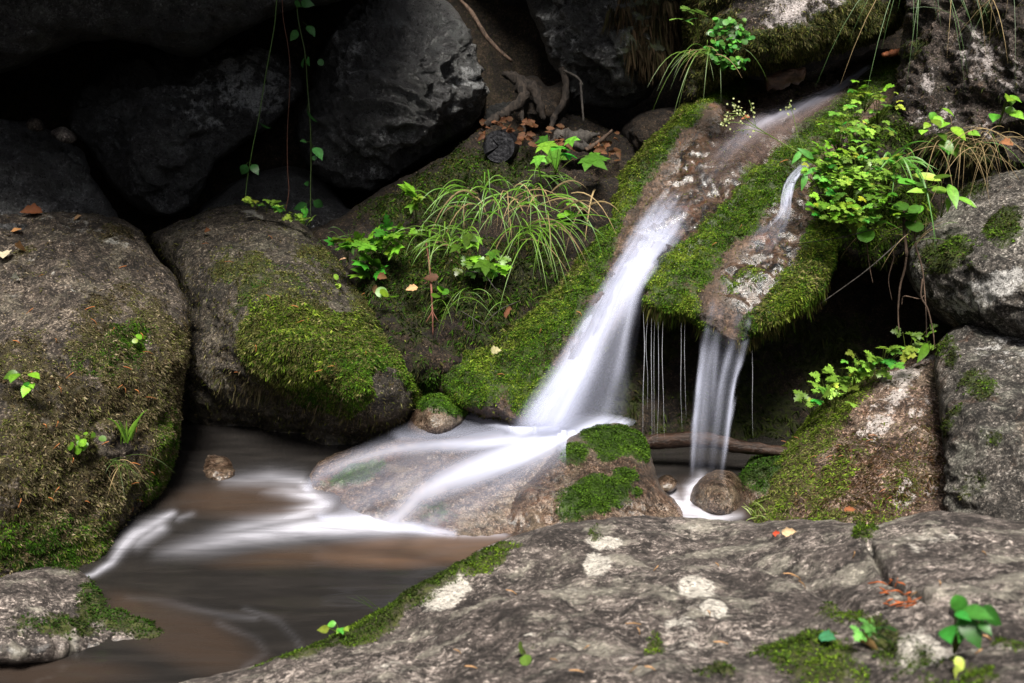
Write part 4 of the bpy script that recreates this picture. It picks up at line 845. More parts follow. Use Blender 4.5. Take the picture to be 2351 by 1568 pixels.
def add_leaf(a, pos, y, nrm, size, kind, col, rg):
    B = basis(y, nrm)
    for q in leaf_shape(kind, rg):
        n = len(q); V = (q.reshape(-1, 3)*size)@B+np.asarray(pos)
        F = []
        for i in range(n-1):
            k = i*3; F += [[k, k+1, k+4, k+3], [k+1, k+2, k+5, k+4]]
        c = np.tile(np.asarray(col)*(.8+.4*rg.rand()), (len(V), 1)); c[1::3] *= 1.25
        a.add(V, F, c)
UP = np.array([0, 0, 1.0]); CAMV = np.array([0, -1.0, .35])
GREEN = (.13, .30, .02); LIME = (.20, .36, .045); MIDG = (.07, .20, .02); DEEPG = (.03, .10, .02)

def herb(x, y, d, n, h, size, label, group=None, kind='herb', col=LIME, name='herb_plant', cat='plant', sep=False, lean=(0, -.35, .2), seed=0, spread=.8, cv=.15):
    "leaves on thin stalks fanning out of one root"
    rg = np.random.RandomState(seed*31+int(x)+int(y)); base = P(x, y, d)
    e = empty(name, base, label, cat, group); st = Acc(); lv = Acc()
    for k in range(n):
        an = rg.rand()*6.28; out = np.array([math.cos(an), math.sin(an)*.7, 0])*spread*rg.rand()+np.array(lean)
        tip = base+(UP*(.45+.75*rg.rand())+out)*h
        mid = (base+tip)/2+UP*h*.12
        c0 = np.asarray(col)*(1+2*cv*rg.randn())*np.array([1+.35*rg.randn()*(rg.rand() < .5), 1, 1])*(.45 if rg.rand() < .25 else 1)
        st.tube([base, mid, tip], [.0011, .0009, .0006], (.12, .16, .03), 4)
        dr = out*.9+np.array([rg.randn()*.25, -.15, -.12+.2*rg.randn()]); dr = dr+np.array([1e-3, 0, 0])
        nrm = UP*.8+CAMV*.55+rg.randn(3)*.3; s = size*(.55+.75*rg.rand())
        if sep:
            a1 = Acc(); add_leaf(a1, tip, dr, nrm, s, kind, np.clip(c0, 0, 1), rg); a1.build('leaf', LEAF, e, base)
        else: add_leaf(lv, tip, dr, nrm, s, kind, np.clip(c0, 0, 1), rg)
    st.build('stem', LEAF, e, base)
    if not sep: lv.build('foliage', LEAF, e, base)
    return e
def grass(x, y, d, n, ln, label, group=None, w=.0032, dirs=(0, -.5, .4), spread=.6, cols=((.10, .24, .02), (.18, .33, .04)), dry=.0, droop=1.0, base_r=.02, name='grass_tuft', cat='grass', seed=0):
    rg = np.random.RandomState(seed*17+int(x*3+y)); base = P(x, y, d); e = empty(name, base, label, cat, group); a = Acc(); b = Acc()
    for k in range(n):
        p = base+rg.randn(3)*np.array([base_r, base_r, base_r*.3])
        dv = np.array(dirs)+rg.randn(3)*spread*np.array([1, .6, .35]); dv[2] = max(dv[2], .15) if droop > 0 else dv[2]
        dv /= np.linalg.norm(dv); l = ln*(.5+.7*rg.rand()); m = 9
        t = np.linspace(0, 1, m)[:, None]
        c = p+dv*l*t+np.array([0, 0, -1.0])*l*droop*(.25+.5*rg.rand())*t**2.2
        T = np.gradient(c, axis=0); s = np.cross(T, np.array([rg.randn()*.3, -1, .4])); s /= np.linalg.norm(s, axis=1)[:, None]+1e-9
        ww = (w*(.5+.7*rg.rand())*np.clip(1-t**2.5, .03, 1)*np.clip(.55+t*2, 0, 1))*.5
        V = np.stack([c-s*ww, c+np.cross(s, T/np.linalg.norm(T, axis=1)[:, None])*ww*.35, c+s*ww], 1).reshape(-1, 3)
        F = []
        for i in range(m-1):
            q = i*3; F += [[q, q+1, q+4, q+3], [q+1, q+2, q+5, q+4]]
        isd = rg.rand() < dry
        col = np.array((.28, .2, .10))*(.5+.7*rg.rand()) if isd else (lambda f: np.array(cols[0])*(1-f)+np.array(cols[1])*f)(rg.rand())
        (b if isd else a).add(V, F, col)
    a.build('blades', LEAF, e, base)
    b.build('dry_blades', DRY, e, base)
    return e

# herbs on the ledge by the rock wall
for i, (x, y, dd) in enumerate([(1985, 240, 3.02), (1958, 292, 2.95), (2015, 268, 2.98), (1925, 342, 2.86), (1958, 352, 2.84), (2005, 335, 2.86), (1900, 396, 2.76), (1945, 415, 2.72), (2000, 392, 2.74), (1890, 446, 2.70), (1935, 462, 2.66), (1985, 455, 2.66), (1915, 512, 2.62), (1962, 522, 2.60), (2035, 430, 2.72), (2010, 505, 2.62), (1900, 425, 2.72), (1975, 425, 2.68)]):
    herb(x, y+18, dd-.02, 16 if i < 3 else 30, .075, .031, 'bright lime-green herb with lobed leaves in the clump beside the rock wall', 'herbs of the clump beside the rock wall', seed=i, col=LIME if i % 3 else GREEN, lean=(-.25, -.5, .1))
for i, (x, y) in enumerate([(2050, 520), (2080, 540), (1990, 555), (2110, 470)]):
    herb(x, y, 2.60, 6, .05, .042, 'darker round-leaved plant hanging below the herb clump', 'plants under the herb clump', kind='round', col=MIDG, seed=i+40)
for i, (x, y, n) in enumerate([(1862, 950, 4), (1895, 915, 6), (1925, 893, 7), (1960, 878, 6), (1990, 866, 7), (2022, 850, 6), (1915, 935, 3)]):
    herb(x, y+12, R_J['depth'](x, min(y+22, 1200)) if y > 0 else 2.5, n+4, .06, .038, 'lime herb with feathery leaves along the ridge of the pinkish boulder', 'herbs along the pinkish boulder ridge', seed=i+60)
herb(2080, 832, 2.62, 10, .075, .042, 'taller feathery herb at the top of the pinkish boulder, nearest the grey boulder', seed=71)
herb(2135, 806, 2.52, 4, .04, .06, 'plant with long pointed leaves squeezed between the pinkish and grey boulders', kind='long', col=GREEN, seed=72, sep=True, lean=(.1, -.5, 0))
herb(2160, 500, 2.60, 6, .07, .065, 'upright plant with long bright leaves above the shoulder of the grey right boulder', kind='long', col=LIME, seed=73, sep=True)
# herbs on the bank
herb(1275, 400, 3.16, 9, .115, .082, 'plant with large star-shaped maple-like leaves on the upper bank', kind='lobed', col=(.12, .34, .03), seed=80, sep=True, spread=1.0, lean=(0, -.3, .0))
herb(955, 505, 3.12, 6, .08, .06, 'tall sprig with lobed leaves rising left of the long grass', kind='lobed', col=GREEN, seed=81, sep=True)
for i, (x, y) in enumerate([(800, 590), (835, 585), (870, 600), (905, 590), (890, 565), (940, 575), (860, 640)]):
    herb(x, y+12, 3.0, 7, .055, .055, 'small green herb in the patch left of the grass tufts', 'herbs in the patch left of the grass', seed=i+90, col=GREEN if i % 2 else (.09, .25, .02), kind='herb' if i % 3 else 'lobed')
for i, (x, y) in enumerate([(1075, 610), (1110, 595), (1145, 610), (1085, 560)]):
    herb(x, y+10, 2.90, 6, .06, .058, 'small lobed-leaf herb hanging below the long grass', 'herbs under the long grass', seed=i+100, col=GREEN, kind='lobed' if i % 2 else 'herb', lean=(0, -.6, -.3))
for i, (x, y) in enumerate([(1330, 490), (1310, 510), (905, 700), (940, 790), (1010, 690)]):
    herb(x, y, 2.86 if y > 520 else 3.06, 4, .03, .03, 'tiny round-leaved seedling on the mossy bank', 'seedlings on the bank', seed=i+110, col=GREEN, kind='round')
for i, (x, y) in enumerate([(590, 476), (612, 478), (648, 490), (690, 505), (712, 512)]):
    herb(x, y+6, 3.2, 4, .028, .038, 'small lime herb on the crest of the moss-capped boulder', 'herbs on the crest of the moss-capped boulder', seed=i+120)
herb(785, 660, R_M['depth'](785, 660), 3, .02, .026, 'tiny seedling on the right slope of the moss-capped boulder', kind='round', seed=126)
# left boulder
herb(70, 905, R_L['depth'](70, 905)-.015, 6, .04, .03, 'seedling with five pointed leaves on the left brown boulder', kind='ovate', col=GREEN, seed=130, sep=True)
herb(190, 1020, R_L['depth'](190, 1020), 16, .05, .018, 'creeping plant with small round leaves on the left brown boulder', kind='round', col=GREEN, seed=131, spread=.9, lean=(0, -.3, -.5))
herb(325, 800, R_L['depth'](325, 800), 3, .02, .02, 'tiny two-leaved sprout near the right edge of the left boulder', kind='round', col=GREEN, seed=132)
grass(290, 1015, R_L['depth'](290, 1015)-.025, 9, .115, 'short bright grass tuft with broad blades on the left boulder', w=.0065, dirs=(0, -.15, 1.0), spread=.28, droop=.6, base_r=.006, seed=3)
grass(265, 1060, R_L['depth'](265, 1060)-.01, 40, .11, 'wispy thin grass hanging down the left boulder', w=.0018, dirs=(-.2, -.6, .2), spread=.5, droop=1.4, base_r=.02, seed=4, dry=.3, cols=((.06, .11, .02), (.12, .18, .04)))
# foreground rock
f_ = lambda x, y: R_K['depth'](x, y)
herb(2190, 1500, f_(2190, 1500), 10, .05, .023, 'nettle-like seedling with pointed leaves on the foreground rock', kind='ovate', col=(.05, .22, .03), seed=140, sep=True, spread=.7, lean=(0, -.2, .1), cv=.1)
herb(2180, 1512, f_(2180, 1512)-.01, 2, .014, .024, 'pale yellow-green seedling low on the foreground rock by the nettle-like one', kind='ovate', col=(.36, .44, .08), seed=141, sep=True, lean=(0, -.8, -.4))
herb(1985, 1470, f_(1985, 1470), 6, .024, .022, 'small feathery herb in a moss patch of the foreground rock', col=(.18, .38, .08), seed=142)
herb(782, 1462, f_(782, 1462), 5, .02, .014, 'seedling on the left mossy slope of the foreground rock', kind='ovate', col=LIME, seed=143, sep=True)
herb(1208, 1506, f_(1208, 1506), 3, .012, .014, 'tiny two-leaved seedling low in the middle of the foreground rock', kind='round', col=LIME, seed=144)
grass(862, 1395, f_(862, 1405), 3, .05, 'three thin grass blades at the edge of the foreground rock', w=.0014, dirs=(-.6, 0, .6), spread=.3, droop=.2, base_r=.004, cols=((.04, .07, .02), (.06, .1, .02)), seed=5)
# grass on the bank and above
grass(1190, 462, 3.08, 120, .21, 'big arching tuft of long grass in the middle of the bank', w=.0048, dirs=(.03, -.62, .5), spread=.45, dry=.35, droop=1.6, base_r=.11, seed=6, cols=((.07, .2, .015), (.17, .34, .04)))
grass(1235, 530, 2.98, 40, .26, 'drooping grass tuft on the right of the big tuft', w=.0036, dirs=(.1, -.6, .4), spread=.35, dry=.15, droop=1.5, base_r=.03, seed=7)
grass(1030, 550, 3.0, 60, .15, 'light grass tuft at the left of the big tuft', w=.0042, dirs=(-.25, -.6, .5), spread=.5, dry=.1, droop=1.3, base_r=.05, seed=8)
grass(1250, 400, 3.2, 14, .14, 'thin grass around the maple-leaved plant', w=.003, dirs=(.2, -.5, .3), spread=.5, droop=1.5, base_r=.03, seed=9)
grass(800, 560, 3.12, 20, .09, 'short grass sprouting behind the moss-capped boulder', w=.0026, dirs=(-.2, -.4, .8), spread=.4, droop=.9, base_r=.04, seed=10, cols=((.05, .13, .02), (.1, .2, .03)))
grass(1085, 680, 2.86, 16, .12, 'sparse grass blades hanging low on the mossy bank', w=.002, dirs=(0, -.6, .1), spread=.4, droop=1.6, base_r=.05, seed=11)
grass(1225, 690, 2.86, 10, .1, 'few grass blades at the foot of the bank beside the slab', w=.002, dirs=(0, -.5, .6), spread=.4, droop=.8, base_r=.03, seed=12)
grass(2055, 372, 2.68, 16, .19, 'arching broad-bladed grass tuft at the right of the herb clump', w=.0075, dirs=(.05, -.6, .55), spread=.45, droop=1.7, base_r=.015, seed=13, cols=((.08, .24, .03), (.14, .34, .05)))
grass(1620, 125, 3.0, 22, .2, 'thin grass hanging off the left side of the top mossy boulder', w=.003, dirs=(-.3, -.5, .3), spread=.4, droop=1.6, base_r=.02, seed=14, dry=.25, cols=((.08, .16, .02), (.15, .25, .04)))
grass(2100, -60, 3.05, 34, .36, 'long green grass trailing down between the top mossy boulder and the rock wall', w=.0034, dirs=(-.05, -.25, -.1), spread=.16, droop=2.0, base_r=.02, seed=15, cols=((.05, .13, .02), (.09, .2, .04)))
grass(2300, -50, 2.55, 40, .3, 'dry brown grass hanging over the top right rock wall', w=.0022, dirs=(0, -.3, 0), spread=.35, dry=.7, droop=1.8, base_r=.1, seed=16, cols=((.04, .09, .02), (.07, .13, .03)))
grass(2215, 325, 2.68, 55, .2, 'straw-coloured dry grass drooping across the lower rock wall', w=.0018, dirs=(-.1, -.5, .25), spread=.6, dry=.9, droop=1.7, base_r=.05, seed=17)
grass(2120, 520, 2.62, 14, .16, 'thin pale stalks drooping in front of the hollow', w=.0014, dirs=(-.7, -.4, .1), spread=.5, dry=.6, droop=1.1, base_r=.05, seed=18)
grass(1735, 1180, 2.28, 16, .045, 'little pale grass tuft at the foot of the pinkish boulder by the water', w=.0028, dirs=(-.3, -.4, .8), spread=.6, droop=.6, base_r=.015, seed=19, cols=((.2, .3, .06), (.34, .42, .14)))
# creeper on the top boulder
for i, (x, y) in enumerate([(1650, 80), (1675, 110), (1660, 145), (1690, 150), (1640, 115), (1690, 90), (1672, 60)]):
    herb(x, y, 2.98, 22, .04, .019, 'small-leaved green creeper on the face of the top mossy boulder', 'creepers on the top mossy boulder', kind='round', col=(.07, .24, .03), seed=i+150, spread=1.0, lean=(0, -.5, -.5))
herb(1605, 95, 3.02, 6, .07, .05, 'pale fern sprig at the left corner of the top mossy boulder', kind='herb', col=(.16, .3, .05), seed=160, lean=(-.5, -.4, .2))
for i, (x, y) in enumerate([(2110, 330), (2150, 360), (2290, 300)]):
    herb(x, y, 2.72, 7, .08, .042, ['sprig with bright oval leaves in front of the rock wall above the herbs', 'trailing sprig of small leaves below the dry grass', 'small green sprig at the right end of the dry grass'][i], kind='ovate', col=(.16, .36, .03), seed=170+i, lean=(.1, -.4, 0))

# ---------------------------------------------------------------- hanging vines
def vine(pts, rad, col, leaves, label, seed, dmax=3.45):
    rg = np.random.RandomState(seed); W3 = [P(*p) for p in pts]
    e = empty('hanging_vine', W3[0], label, 'vine'); a = Acc(); a.tube(W3, rad, col, 5); a.build('stem', LEAF, e, W3[0])
    for (x, y, d, dx, dy, s, k) in leaves:
        p = P(x, y, d); q = P(x+dx*.3, y+dy*.3, d-.02)
        l = Acc(); l.tube([p, q], [.0008, .0006], col, 4)
        tip = P(x+dx, y+dy, d-.03)
        add_leaf(l, q, tip-q+np.array([0, 0, -.004])+rg.randn(3)*.012, CAMV+rg.randn(3)*.6, s*.78*(.75+.5*rg.rand()), k, np.array((.05, .19, .045))*(.7+.6*rg.rand()), rg); l.build('leaf', LEAF, e, W3[0])
D = 3.25
vine([(637, -30, D), (630, 60, D), (612, 160, D), (596, 260, D-.02), (580, 340, D-.02), (568, 410, D), (562, 470, D)], [.0022, .0018, .0014], (.10, .19, .04),
     [(588, 272, D, 26, 30, .06, 'ovate'), (570, 372, D, -14, 20, .045, 'ovate'), (572, 372, D, 22, 20, .05, 'ovate')], 'thin green hanging vine with few leaves, left of the bare red one', 1)
vine([(648, -30, D), (650, 40, D), (662, 110, D), (666, 180, D), (660, 300, D), (660, 380, D), (663, 440, D), (654, 490, D)], [.0014, .0011, .0009], (.20, .08, .05), [], 'bare reddish hanging stem between the two leafy vines', 2)
vine([(680, -40, D-.05), (684, 40, D-.05), (700, 120, D-.05), (706, 200, D-.03), (712, 280, D-.03), (714, 360, D), (713, 430, D), (713, 500, D)], [.002, .0018, .0014], (.07, .12, .03),
     [(682, 0, D-.05, -16, 6, .05, 'ovate'), (684, 0, D-.05, 24, 16, .055, 'ovate'), (695, 50, D-.05, 36, 30, .06, 'ovate'), (690, 60, D-.05, -28, 30, .05, 'ovate'), (700, 125, D-.05, -6, 26, .05, 'ovate'), (702, 125, D-.05, 16, 20, .045, 'ovate'), (706, 240, D-.03, -2, 44, .07, 'ovate'),
      (712, 325, D-.03, -28, 2, .04, 'ovate'), (714, 330, D-.03, 26, 28, .055, 'ovate'), (714, 370, D-.03, 10, -14, .03, 'ovate'), (713, 420, D, -14, 0, .025, 'ovate'), (713, 460, D, -30, 26, .075, 'ovate'), (714, 455, D, 20, 22, .07, 'ovate'), (730, 135, D-.05, 6, 4, .025, 'round')],
     'leafy hanging vine with nettle-shaped leaves, rightmost of three', 3)
# flowering stem leaning over the slab
def flower_stem():
    rg = np.random.RandomState(4); b = P(1905, 402, 2.66); e = empty('flowering_stem', b, 'slender flowering stem with tiny pale buds leaning left over the slab', 'plant')
    a = Acc(); d = 2.62
    main = [P(1905, 402, 2.66), P(1850, 360, d), P(1790, 325, d), (P(1735, 290, d-.02)), P(1700, 262, d-.02)]
    a.tube(main, [.0018, .0014, .0009], (.2, .3, .06), 5); bud = Acc()
    ends = [(1700, 262, 1655, 290), (1720, 280, 1690, 250), (1745, 297, 1660, 280), (1760, 308, 1690, 300), (1700, 262, 1680, 235), (1735, 290, 1720, 230), (1715, 272, 1665, 262)]
    for (x0, y0, x1, y1) in ends:
        a.tube([P(x0, y0, d-.02), P((x0+x1)/2, (y0+y1)/2-6, d-.03), P(x1, y1, d-.03)], [.0009, .0006], (.22, .32, .08), 4)
        for k in range(9):
            t = .35+.65*rg.rand(); p = P(x0+(x1-x0)*t+rg.randn()*6, y0+(y1-y0)*t+rg.randn()*6, d-.03)
            add_leaf(bud, p, rg.randn(3)+UP, CAMV, .0055, 'round', (.42, .46, .2), rg)
    a.tube([P(1850, 360, d), P(1832, 310, d), P(1820, 260, d), P(1812, 235, d)], [.001, .0006], (.2, .3, .06), 4)
    for k in range(14): add_leaf(bud, P(1812+rg.randn()*8, 245+rg.randn()*10, d), rg.randn(3)+UP, CAMV, .005, 'round', (.4, .45, .2), rg)
    a.build('stem', LEAF, e, b); bud.build('buds', LEAF, e, b)
    for (x, y, x1, y1, s) in [(1868, 365, 1835, 335, .05), (1840, 345, 1822, 372, .045), (1850, 395, 1845, 430, .05), (1872, 385, 1850, 400, .035)]:
        l = Acc(); add_leaf(l, P(x, y, d), P(x1, y1, d-.02)-P(x, y, d), CAMV, s, 'long', (.09, .3, .05), rg); l.build('leaf', LEAF, e, b)
flower_stem()

# ---------------------------------------------------------------- wood, roots, twigs
M_BLACKWOOD = wood_mat('wet_black_wood', (.006, .006, .008), (.028, .028, .033), .45)
M_GREYWOOD = wood_mat('grey_wood', (.014, .012, .011), (.075, .066, .058), .75)
M_BROWNWOOD = wood_mat('wet_brown_wood', (.025, .014, .009), (.11, .06, .04), .35, (30, 90, 90))
M_LOGWOOD = wood_mat('sodden_log', (.012, .007, .005), (.055, .030, .020), .35, (30, 90, 90))
M_ROOT = wood_mat('root_bark', (.03, .019, .013), (.13, .085, .06), .8)
M_ROOTDARK = wood_mat('old_root_bark', (.008, .006, .005), (.045, .034, .027), .85, bump=1.0)
M_ORANGE = wood_mat('orange_rotten_wood', (.09, .03, .012), (.34, .12, .05), .6)
def branch(name, label, cat, segs, mat, rough=.15, n=8, group=None):
    a = Acc(); b0 = P(*segs[0][0][0])
    for pts, rad in segs:
        rad = np.atleast_1d(np.array(rad, float)); a.tube([P(*p) for p in pts], rad, (.1, .1, .1), n, rough*rad.max(), 3)
    o = a.build(name, mat, loc=b0); return tag(o, label, cat, group)
def cut_log():
    c = P(1145, 336, 3.34); ax = np.array([.10, 1.0, -.05]); ax /= np.linalg.norm(ax); r = .054
    e = empty('cut_log', c, 'short wet black log with its sawn end facing the viewer on the bank', 'log')
    V, F, cp = tube_mesh([c, c+ax*.12, c+ax*.34], [r, r*1.02, r*.95], 40, 2, .004, False)
    make_mesh('bark', V, list(F.ravel()), [4]*len(F), M_BLACKWOOD, e, c)
    nr, na = 14, 40; A = np.cross(ax, [0.31, .2, .93]); A /= np.linalg.norm(A); B = np.cross(ax, A)
    Vs = [c-ax*.001]; Fs = []
    for i in range(1, nr+1):
        for j in range(na):
            an = j*2*np.pi/na; rr = r*i/nr*.985; p = c+(A*math.cos(an)+B*math.sin(an))*rr
            crack = math.exp(-((math.sin(an-.4)*rr)/.0014)**2)*(math.cos(an-.4) < -.3)+math.exp(-((math.sin(an-2.2)*rr)/.001)**2)*(math.cos(an-2.2) > .2)
            Vs.append(p-ax*(.0003*math.sin(i*1.9)-.012*crack+.001+.0012*noise(np.array([p*90]))[0]))
    for j in range(na): Fs.append([0, 1+(j+1) % na, 1+j])
    for i in range(nr-1):
        for j in range(na):
            a0 = 1+i*na; Fs.append([a0+j, a0+(j+1) % na, a0+na+(j+1) % na, a0+na+j])
    make_mesh('sawn_face', Vs, [k for f in Fs for k in f], [len(f) for f in Fs], M_BLACKWOOD, e, c, smooth=False)
cut_log()
branch('fallen_log', 'wet brown log lying across the hollow behind the small waterfall', 'log', [([(1440, 1020, 2.62), (1530, 1012, 2.60), (1620, 1010, 2.58), (1700, 1025, 2.57), (1830, 1040, 2.55)], [.017, .020, .020, .017, .010])], M_LOGWOOD, .25, 14)
branch('driftwood', 'grey weathered stub of wood among dead leaves on the upper bank', 'driftwood', [([(1255, 345, 3.3), (1290, 325, 3.28), (1330, 318, 3.26), (1375, 305, 3.28)], [.022, .034, .028, .008]), ([(1320, 330, 3.25), (1350, 340, 3.24), (1375, 345, 3.25)], [.02, .015, .004])], M_GREYWOOD, .5, 12)
R_stump = rock('tree_stump', 'rotten brown root stump standing behind the leaf litter', 'stump',
     [(1195, 190), (1230, 175), (1260, 200), (1300, 185), (1310, 230), (1290, 270), (1275, 300), (1220, 305), (1200, 270)], [(1200, 200, 3.6), (1300, 200, 3.6), (1250, 290, 3.5), (1250, 240, 3.48)], M_EARTH, r=40, bul=.1, back=.2, seed=31, crag=.02, step=4)
branch('gnarled_root', 'dark forked root arching down from the stump to the leaf litter', 'root', [([(1165, 170, 3.55), (1190, 185, 3.5), (1200, 225, 3.45), (1160, 260, 3.42), (1125, 280, 3.38), (1105, 300, 3.36)], [.012, .022, .019, .014, .012, .005]), ([(1190, 185, 3.5), (1225, 205, 3.46), (1240, 240, 3.44), (1250, 275, 3.44)], [.02, .019, .014, .008]), ([(1195, 230, 3.46), (1198, 260, 3.44), (1204, 305, 3.42)], [.008, .007, .004])], M_ROOTDARK, .6, 12)
branch('gnarled_root', 'grey root bending down the right side of the stump', 'root', [([(1290, 160, 3.5), (1300, 190, 3.44), (1295, 235, 3.42), (1272, 270, 3.42), (1265, 305, 3.4)], [.012, .011, .013, .010, .006])], M_ROOTDARK, .5, 10)
branch('twig', 'pale forked twig hanging beside the stump under the jagged boulder', 'twig', [([(1295, 162, 3.45), (1325, 178, 3.42), (1338, 195, 3.4)], [.005, .005, .003]), ([(1333, 190, 3.4), (1336, 230, 3.38), (1340, 282, 3.38)], [.004, .0045, .003])], M_GREYWOOD, .3, 6)
branch('root', 'long brown root dangling diagonally down the dark cleft at the top', 'root', [([(1045, -10, 3.75), (1080, 25, 3.72), (1110, 75, 3.7), (1140, 110, 3.68), (1175, 140, 3.66)], [.005, .008, .009, .008, .006])], M_ROOT, .4, 7)
branch('twig', 'brown twig lying on the litter right of the grey driftwood', 'twig', [([(1345, 345, 3.22), (1375, 325, 3.24), (1405, 300, 3.3)], [.008, .007, .004])], M_ROOT, .4, 7)
branch('twig', 'upright dead reddish twig with tiny side branches hanging on the mossy bank', 'twig', [([(978, 555, 2.96), (985, 600, 2.9), (990, 660, 2.86), (993, 720, 2.82), (994, 770, 2.81)], [.002, .003, .0032, .0028, .0015]), ([(993, 715, 2.82), (978, 740, 2.81)], [.002, .001]), ([(993, 715, 2.82), (1006, 738, 2.81)], [.002, .001]), ([(988, 640, 2.87), (975, 652, 2.86)], [.0015, .0008])], wood_mat('red_twig', (.07, .025, .018), (.22, .09, .06)), .3, 6)
branch('twig', 'bent pale stalk below the long grass on the bank', 'twig', [([(1070, 622, 2.84), (1110, 630, 2.82), (1135, 660, 2.8), (1150, 672, 2.8)], [.0016, .0018, .001])], M_GREYWOOD, .2, 5)
branch('twig', 'thin forked stick leaning on the lower moss of the bank', 'twig', [([(1060, 715, 2.8), (1085, 730, 2.78), (1110, 745, 2.76)], [.0014, .0016, .0012]), ([(1085, 730, 2.78), (1088, 752, 2.77), (1080, 770, 2.77)], [.001, .0008]), ([(1110, 745, 2.76), (1150, 710, 2.76), (1195, 690, 2.78)], [.0012, .0016, .001])], M_GREYWOOD, .2, 5)
branch('wood_chunk', 'broken brown piece of wood stuck in the upper stream under the mossy boulder', 'wood', [([(1760, 192, 3.2), (1800, 180, 3.2), (1842, 170, 3.22)], [.024, .028, .022])], M_BROWNWOOD, .5, 9)
branch('bark_piece', 'orange rotten piece of wood at the head of the stream', 'wood', [([(2025, 128, 3.42), (2050, 122, 3.4), (2078, 116, 3.4)], [.006, .013, .010])], M_ORANGE, .5, 8)
for i, (pts, rad) in enumerate([
    ([(2045, 555, 2.6), (2052, 590, 2.6), (2040, 640, 2.62), (2048, 690, 2.62)], [.002, .0016, .0008]),
    ([(2078, 540, 2.58), (2080, 600, 2.58), (2066, 660, 2.6), (2062, 720, 2.6), (2064, 760, 2.6)], [.003, .0026, .0014]),
    ([(2072, 470, 2.58), (2076, 520, 2.56), (2082, 590, 2.56)], [.004, .0045, .004]),
    ([(2100, 500, 2.56), (2102, 560, 2.56), (2118, 620, 2.56), (2125, 700, 2.55), (2128, 790, 2.55)], [.0025, .002, .0012]),
    ([(2118, 640, 2.54), (2115, 680, 2.54), (2130, 710, 2.53), (2142, 760, 2.53), (2146, 800, 2.53)], [.002, .0022, .0012]),
    ([(2070, 700, 2.58), (2076, 680, 2.57), (2110, 686, 2.55), (2122, 678, 2.55)], [.0014, .0016, .001]),
    ([(1990, 560, 2.6), (1996, 610, 2.62), (2004, 650, 2.62)], [.0016, .0012, .0008]),
    ([(1880, 700, 2.6), (1990, 620, 2.55), (2080, 540, 2.54)], [.0012, .0016, .0014]), ([(1830, 560, 2.66), (1930, 545, 2.58), (2030, 520, 2.56)], [.001, .0014, .001])]):
    branch('hanging_root', ['short wavy root hanging below the left of the herb ledge', 'long kinked root hanging in the middle of the dark hollow', 'thick dark root stub under the arching grass', 'straight root touching the leaves behind the pinkish boulder', 'rightmost kinked root beside the grey boulder', 'small hooked root curling left of the grey boulder', 'tiny root under the left end of the herb ledge', 'pale stalk slanting across the hollow under the herbs', 'thin straw lying on the moss at the right edge of the slab'][i], 'root', [(pts, rad)], M_ROOT if i < 7 else M_GREYWOOD, .3, 6)

# ---------------------------------------------------------------- fallen leaves, needles
def dead_leaf(x, y, d, s, label, group=None, col=(.22, .09, .035), seed=0, up=.3, ang=None):
    rg = np.random.RandomState(seed*7+int(x)); a = Acc(); an = rg.rand()*6.28 if ang is None else ang
    yv = np.array([math.cos(an), -.4*abs(math.sin(an)), .5*math.sin(an)*up]); p = P(x, y, d)
    add_leaf(a, p-yv*s*.5, yv, np.array([rg.randn()*.8, -.5+rg.randn()*.4, .6+rg.randn()*.4]), s, 'dead', np.array(col)*(.6+.7*rg.rand()), rg)
    return tag(a.build('dead_leaf', DRY, loc=p), label, 'leaf', group)
rg = np.random.RandomState(9)
for i in range(46):
    t = rg.rand(); x = 1090+rg.rand()*140; y = 268+rg.rand()*62+.12*abs(x-1150)
    if math.hypot(x-1145, y-336) < 40: continue
    dead_leaf(x, y, 3.46-.0022*(y-268)-.06, .018+.02*rg.rand(), 'curled brown dead leaf in the litter around the sawn log', 'dead leaves around the sawn log', (.075, .026, .012), i)
for i in range(50):
    x = 1250+rg.rand()*180; y = 290+rg.rand()*40+.32*(x-1250)*rg.rand()
    dead_leaf(x, y, 3.36-.002*(y-290)-.04, .018+.02*rg.rand(), 'brown dead leaf in the litter right of the maple-leaved plant', 'dead leaves right of the maple-leaved plant', (.09, .034, .015), i+60)
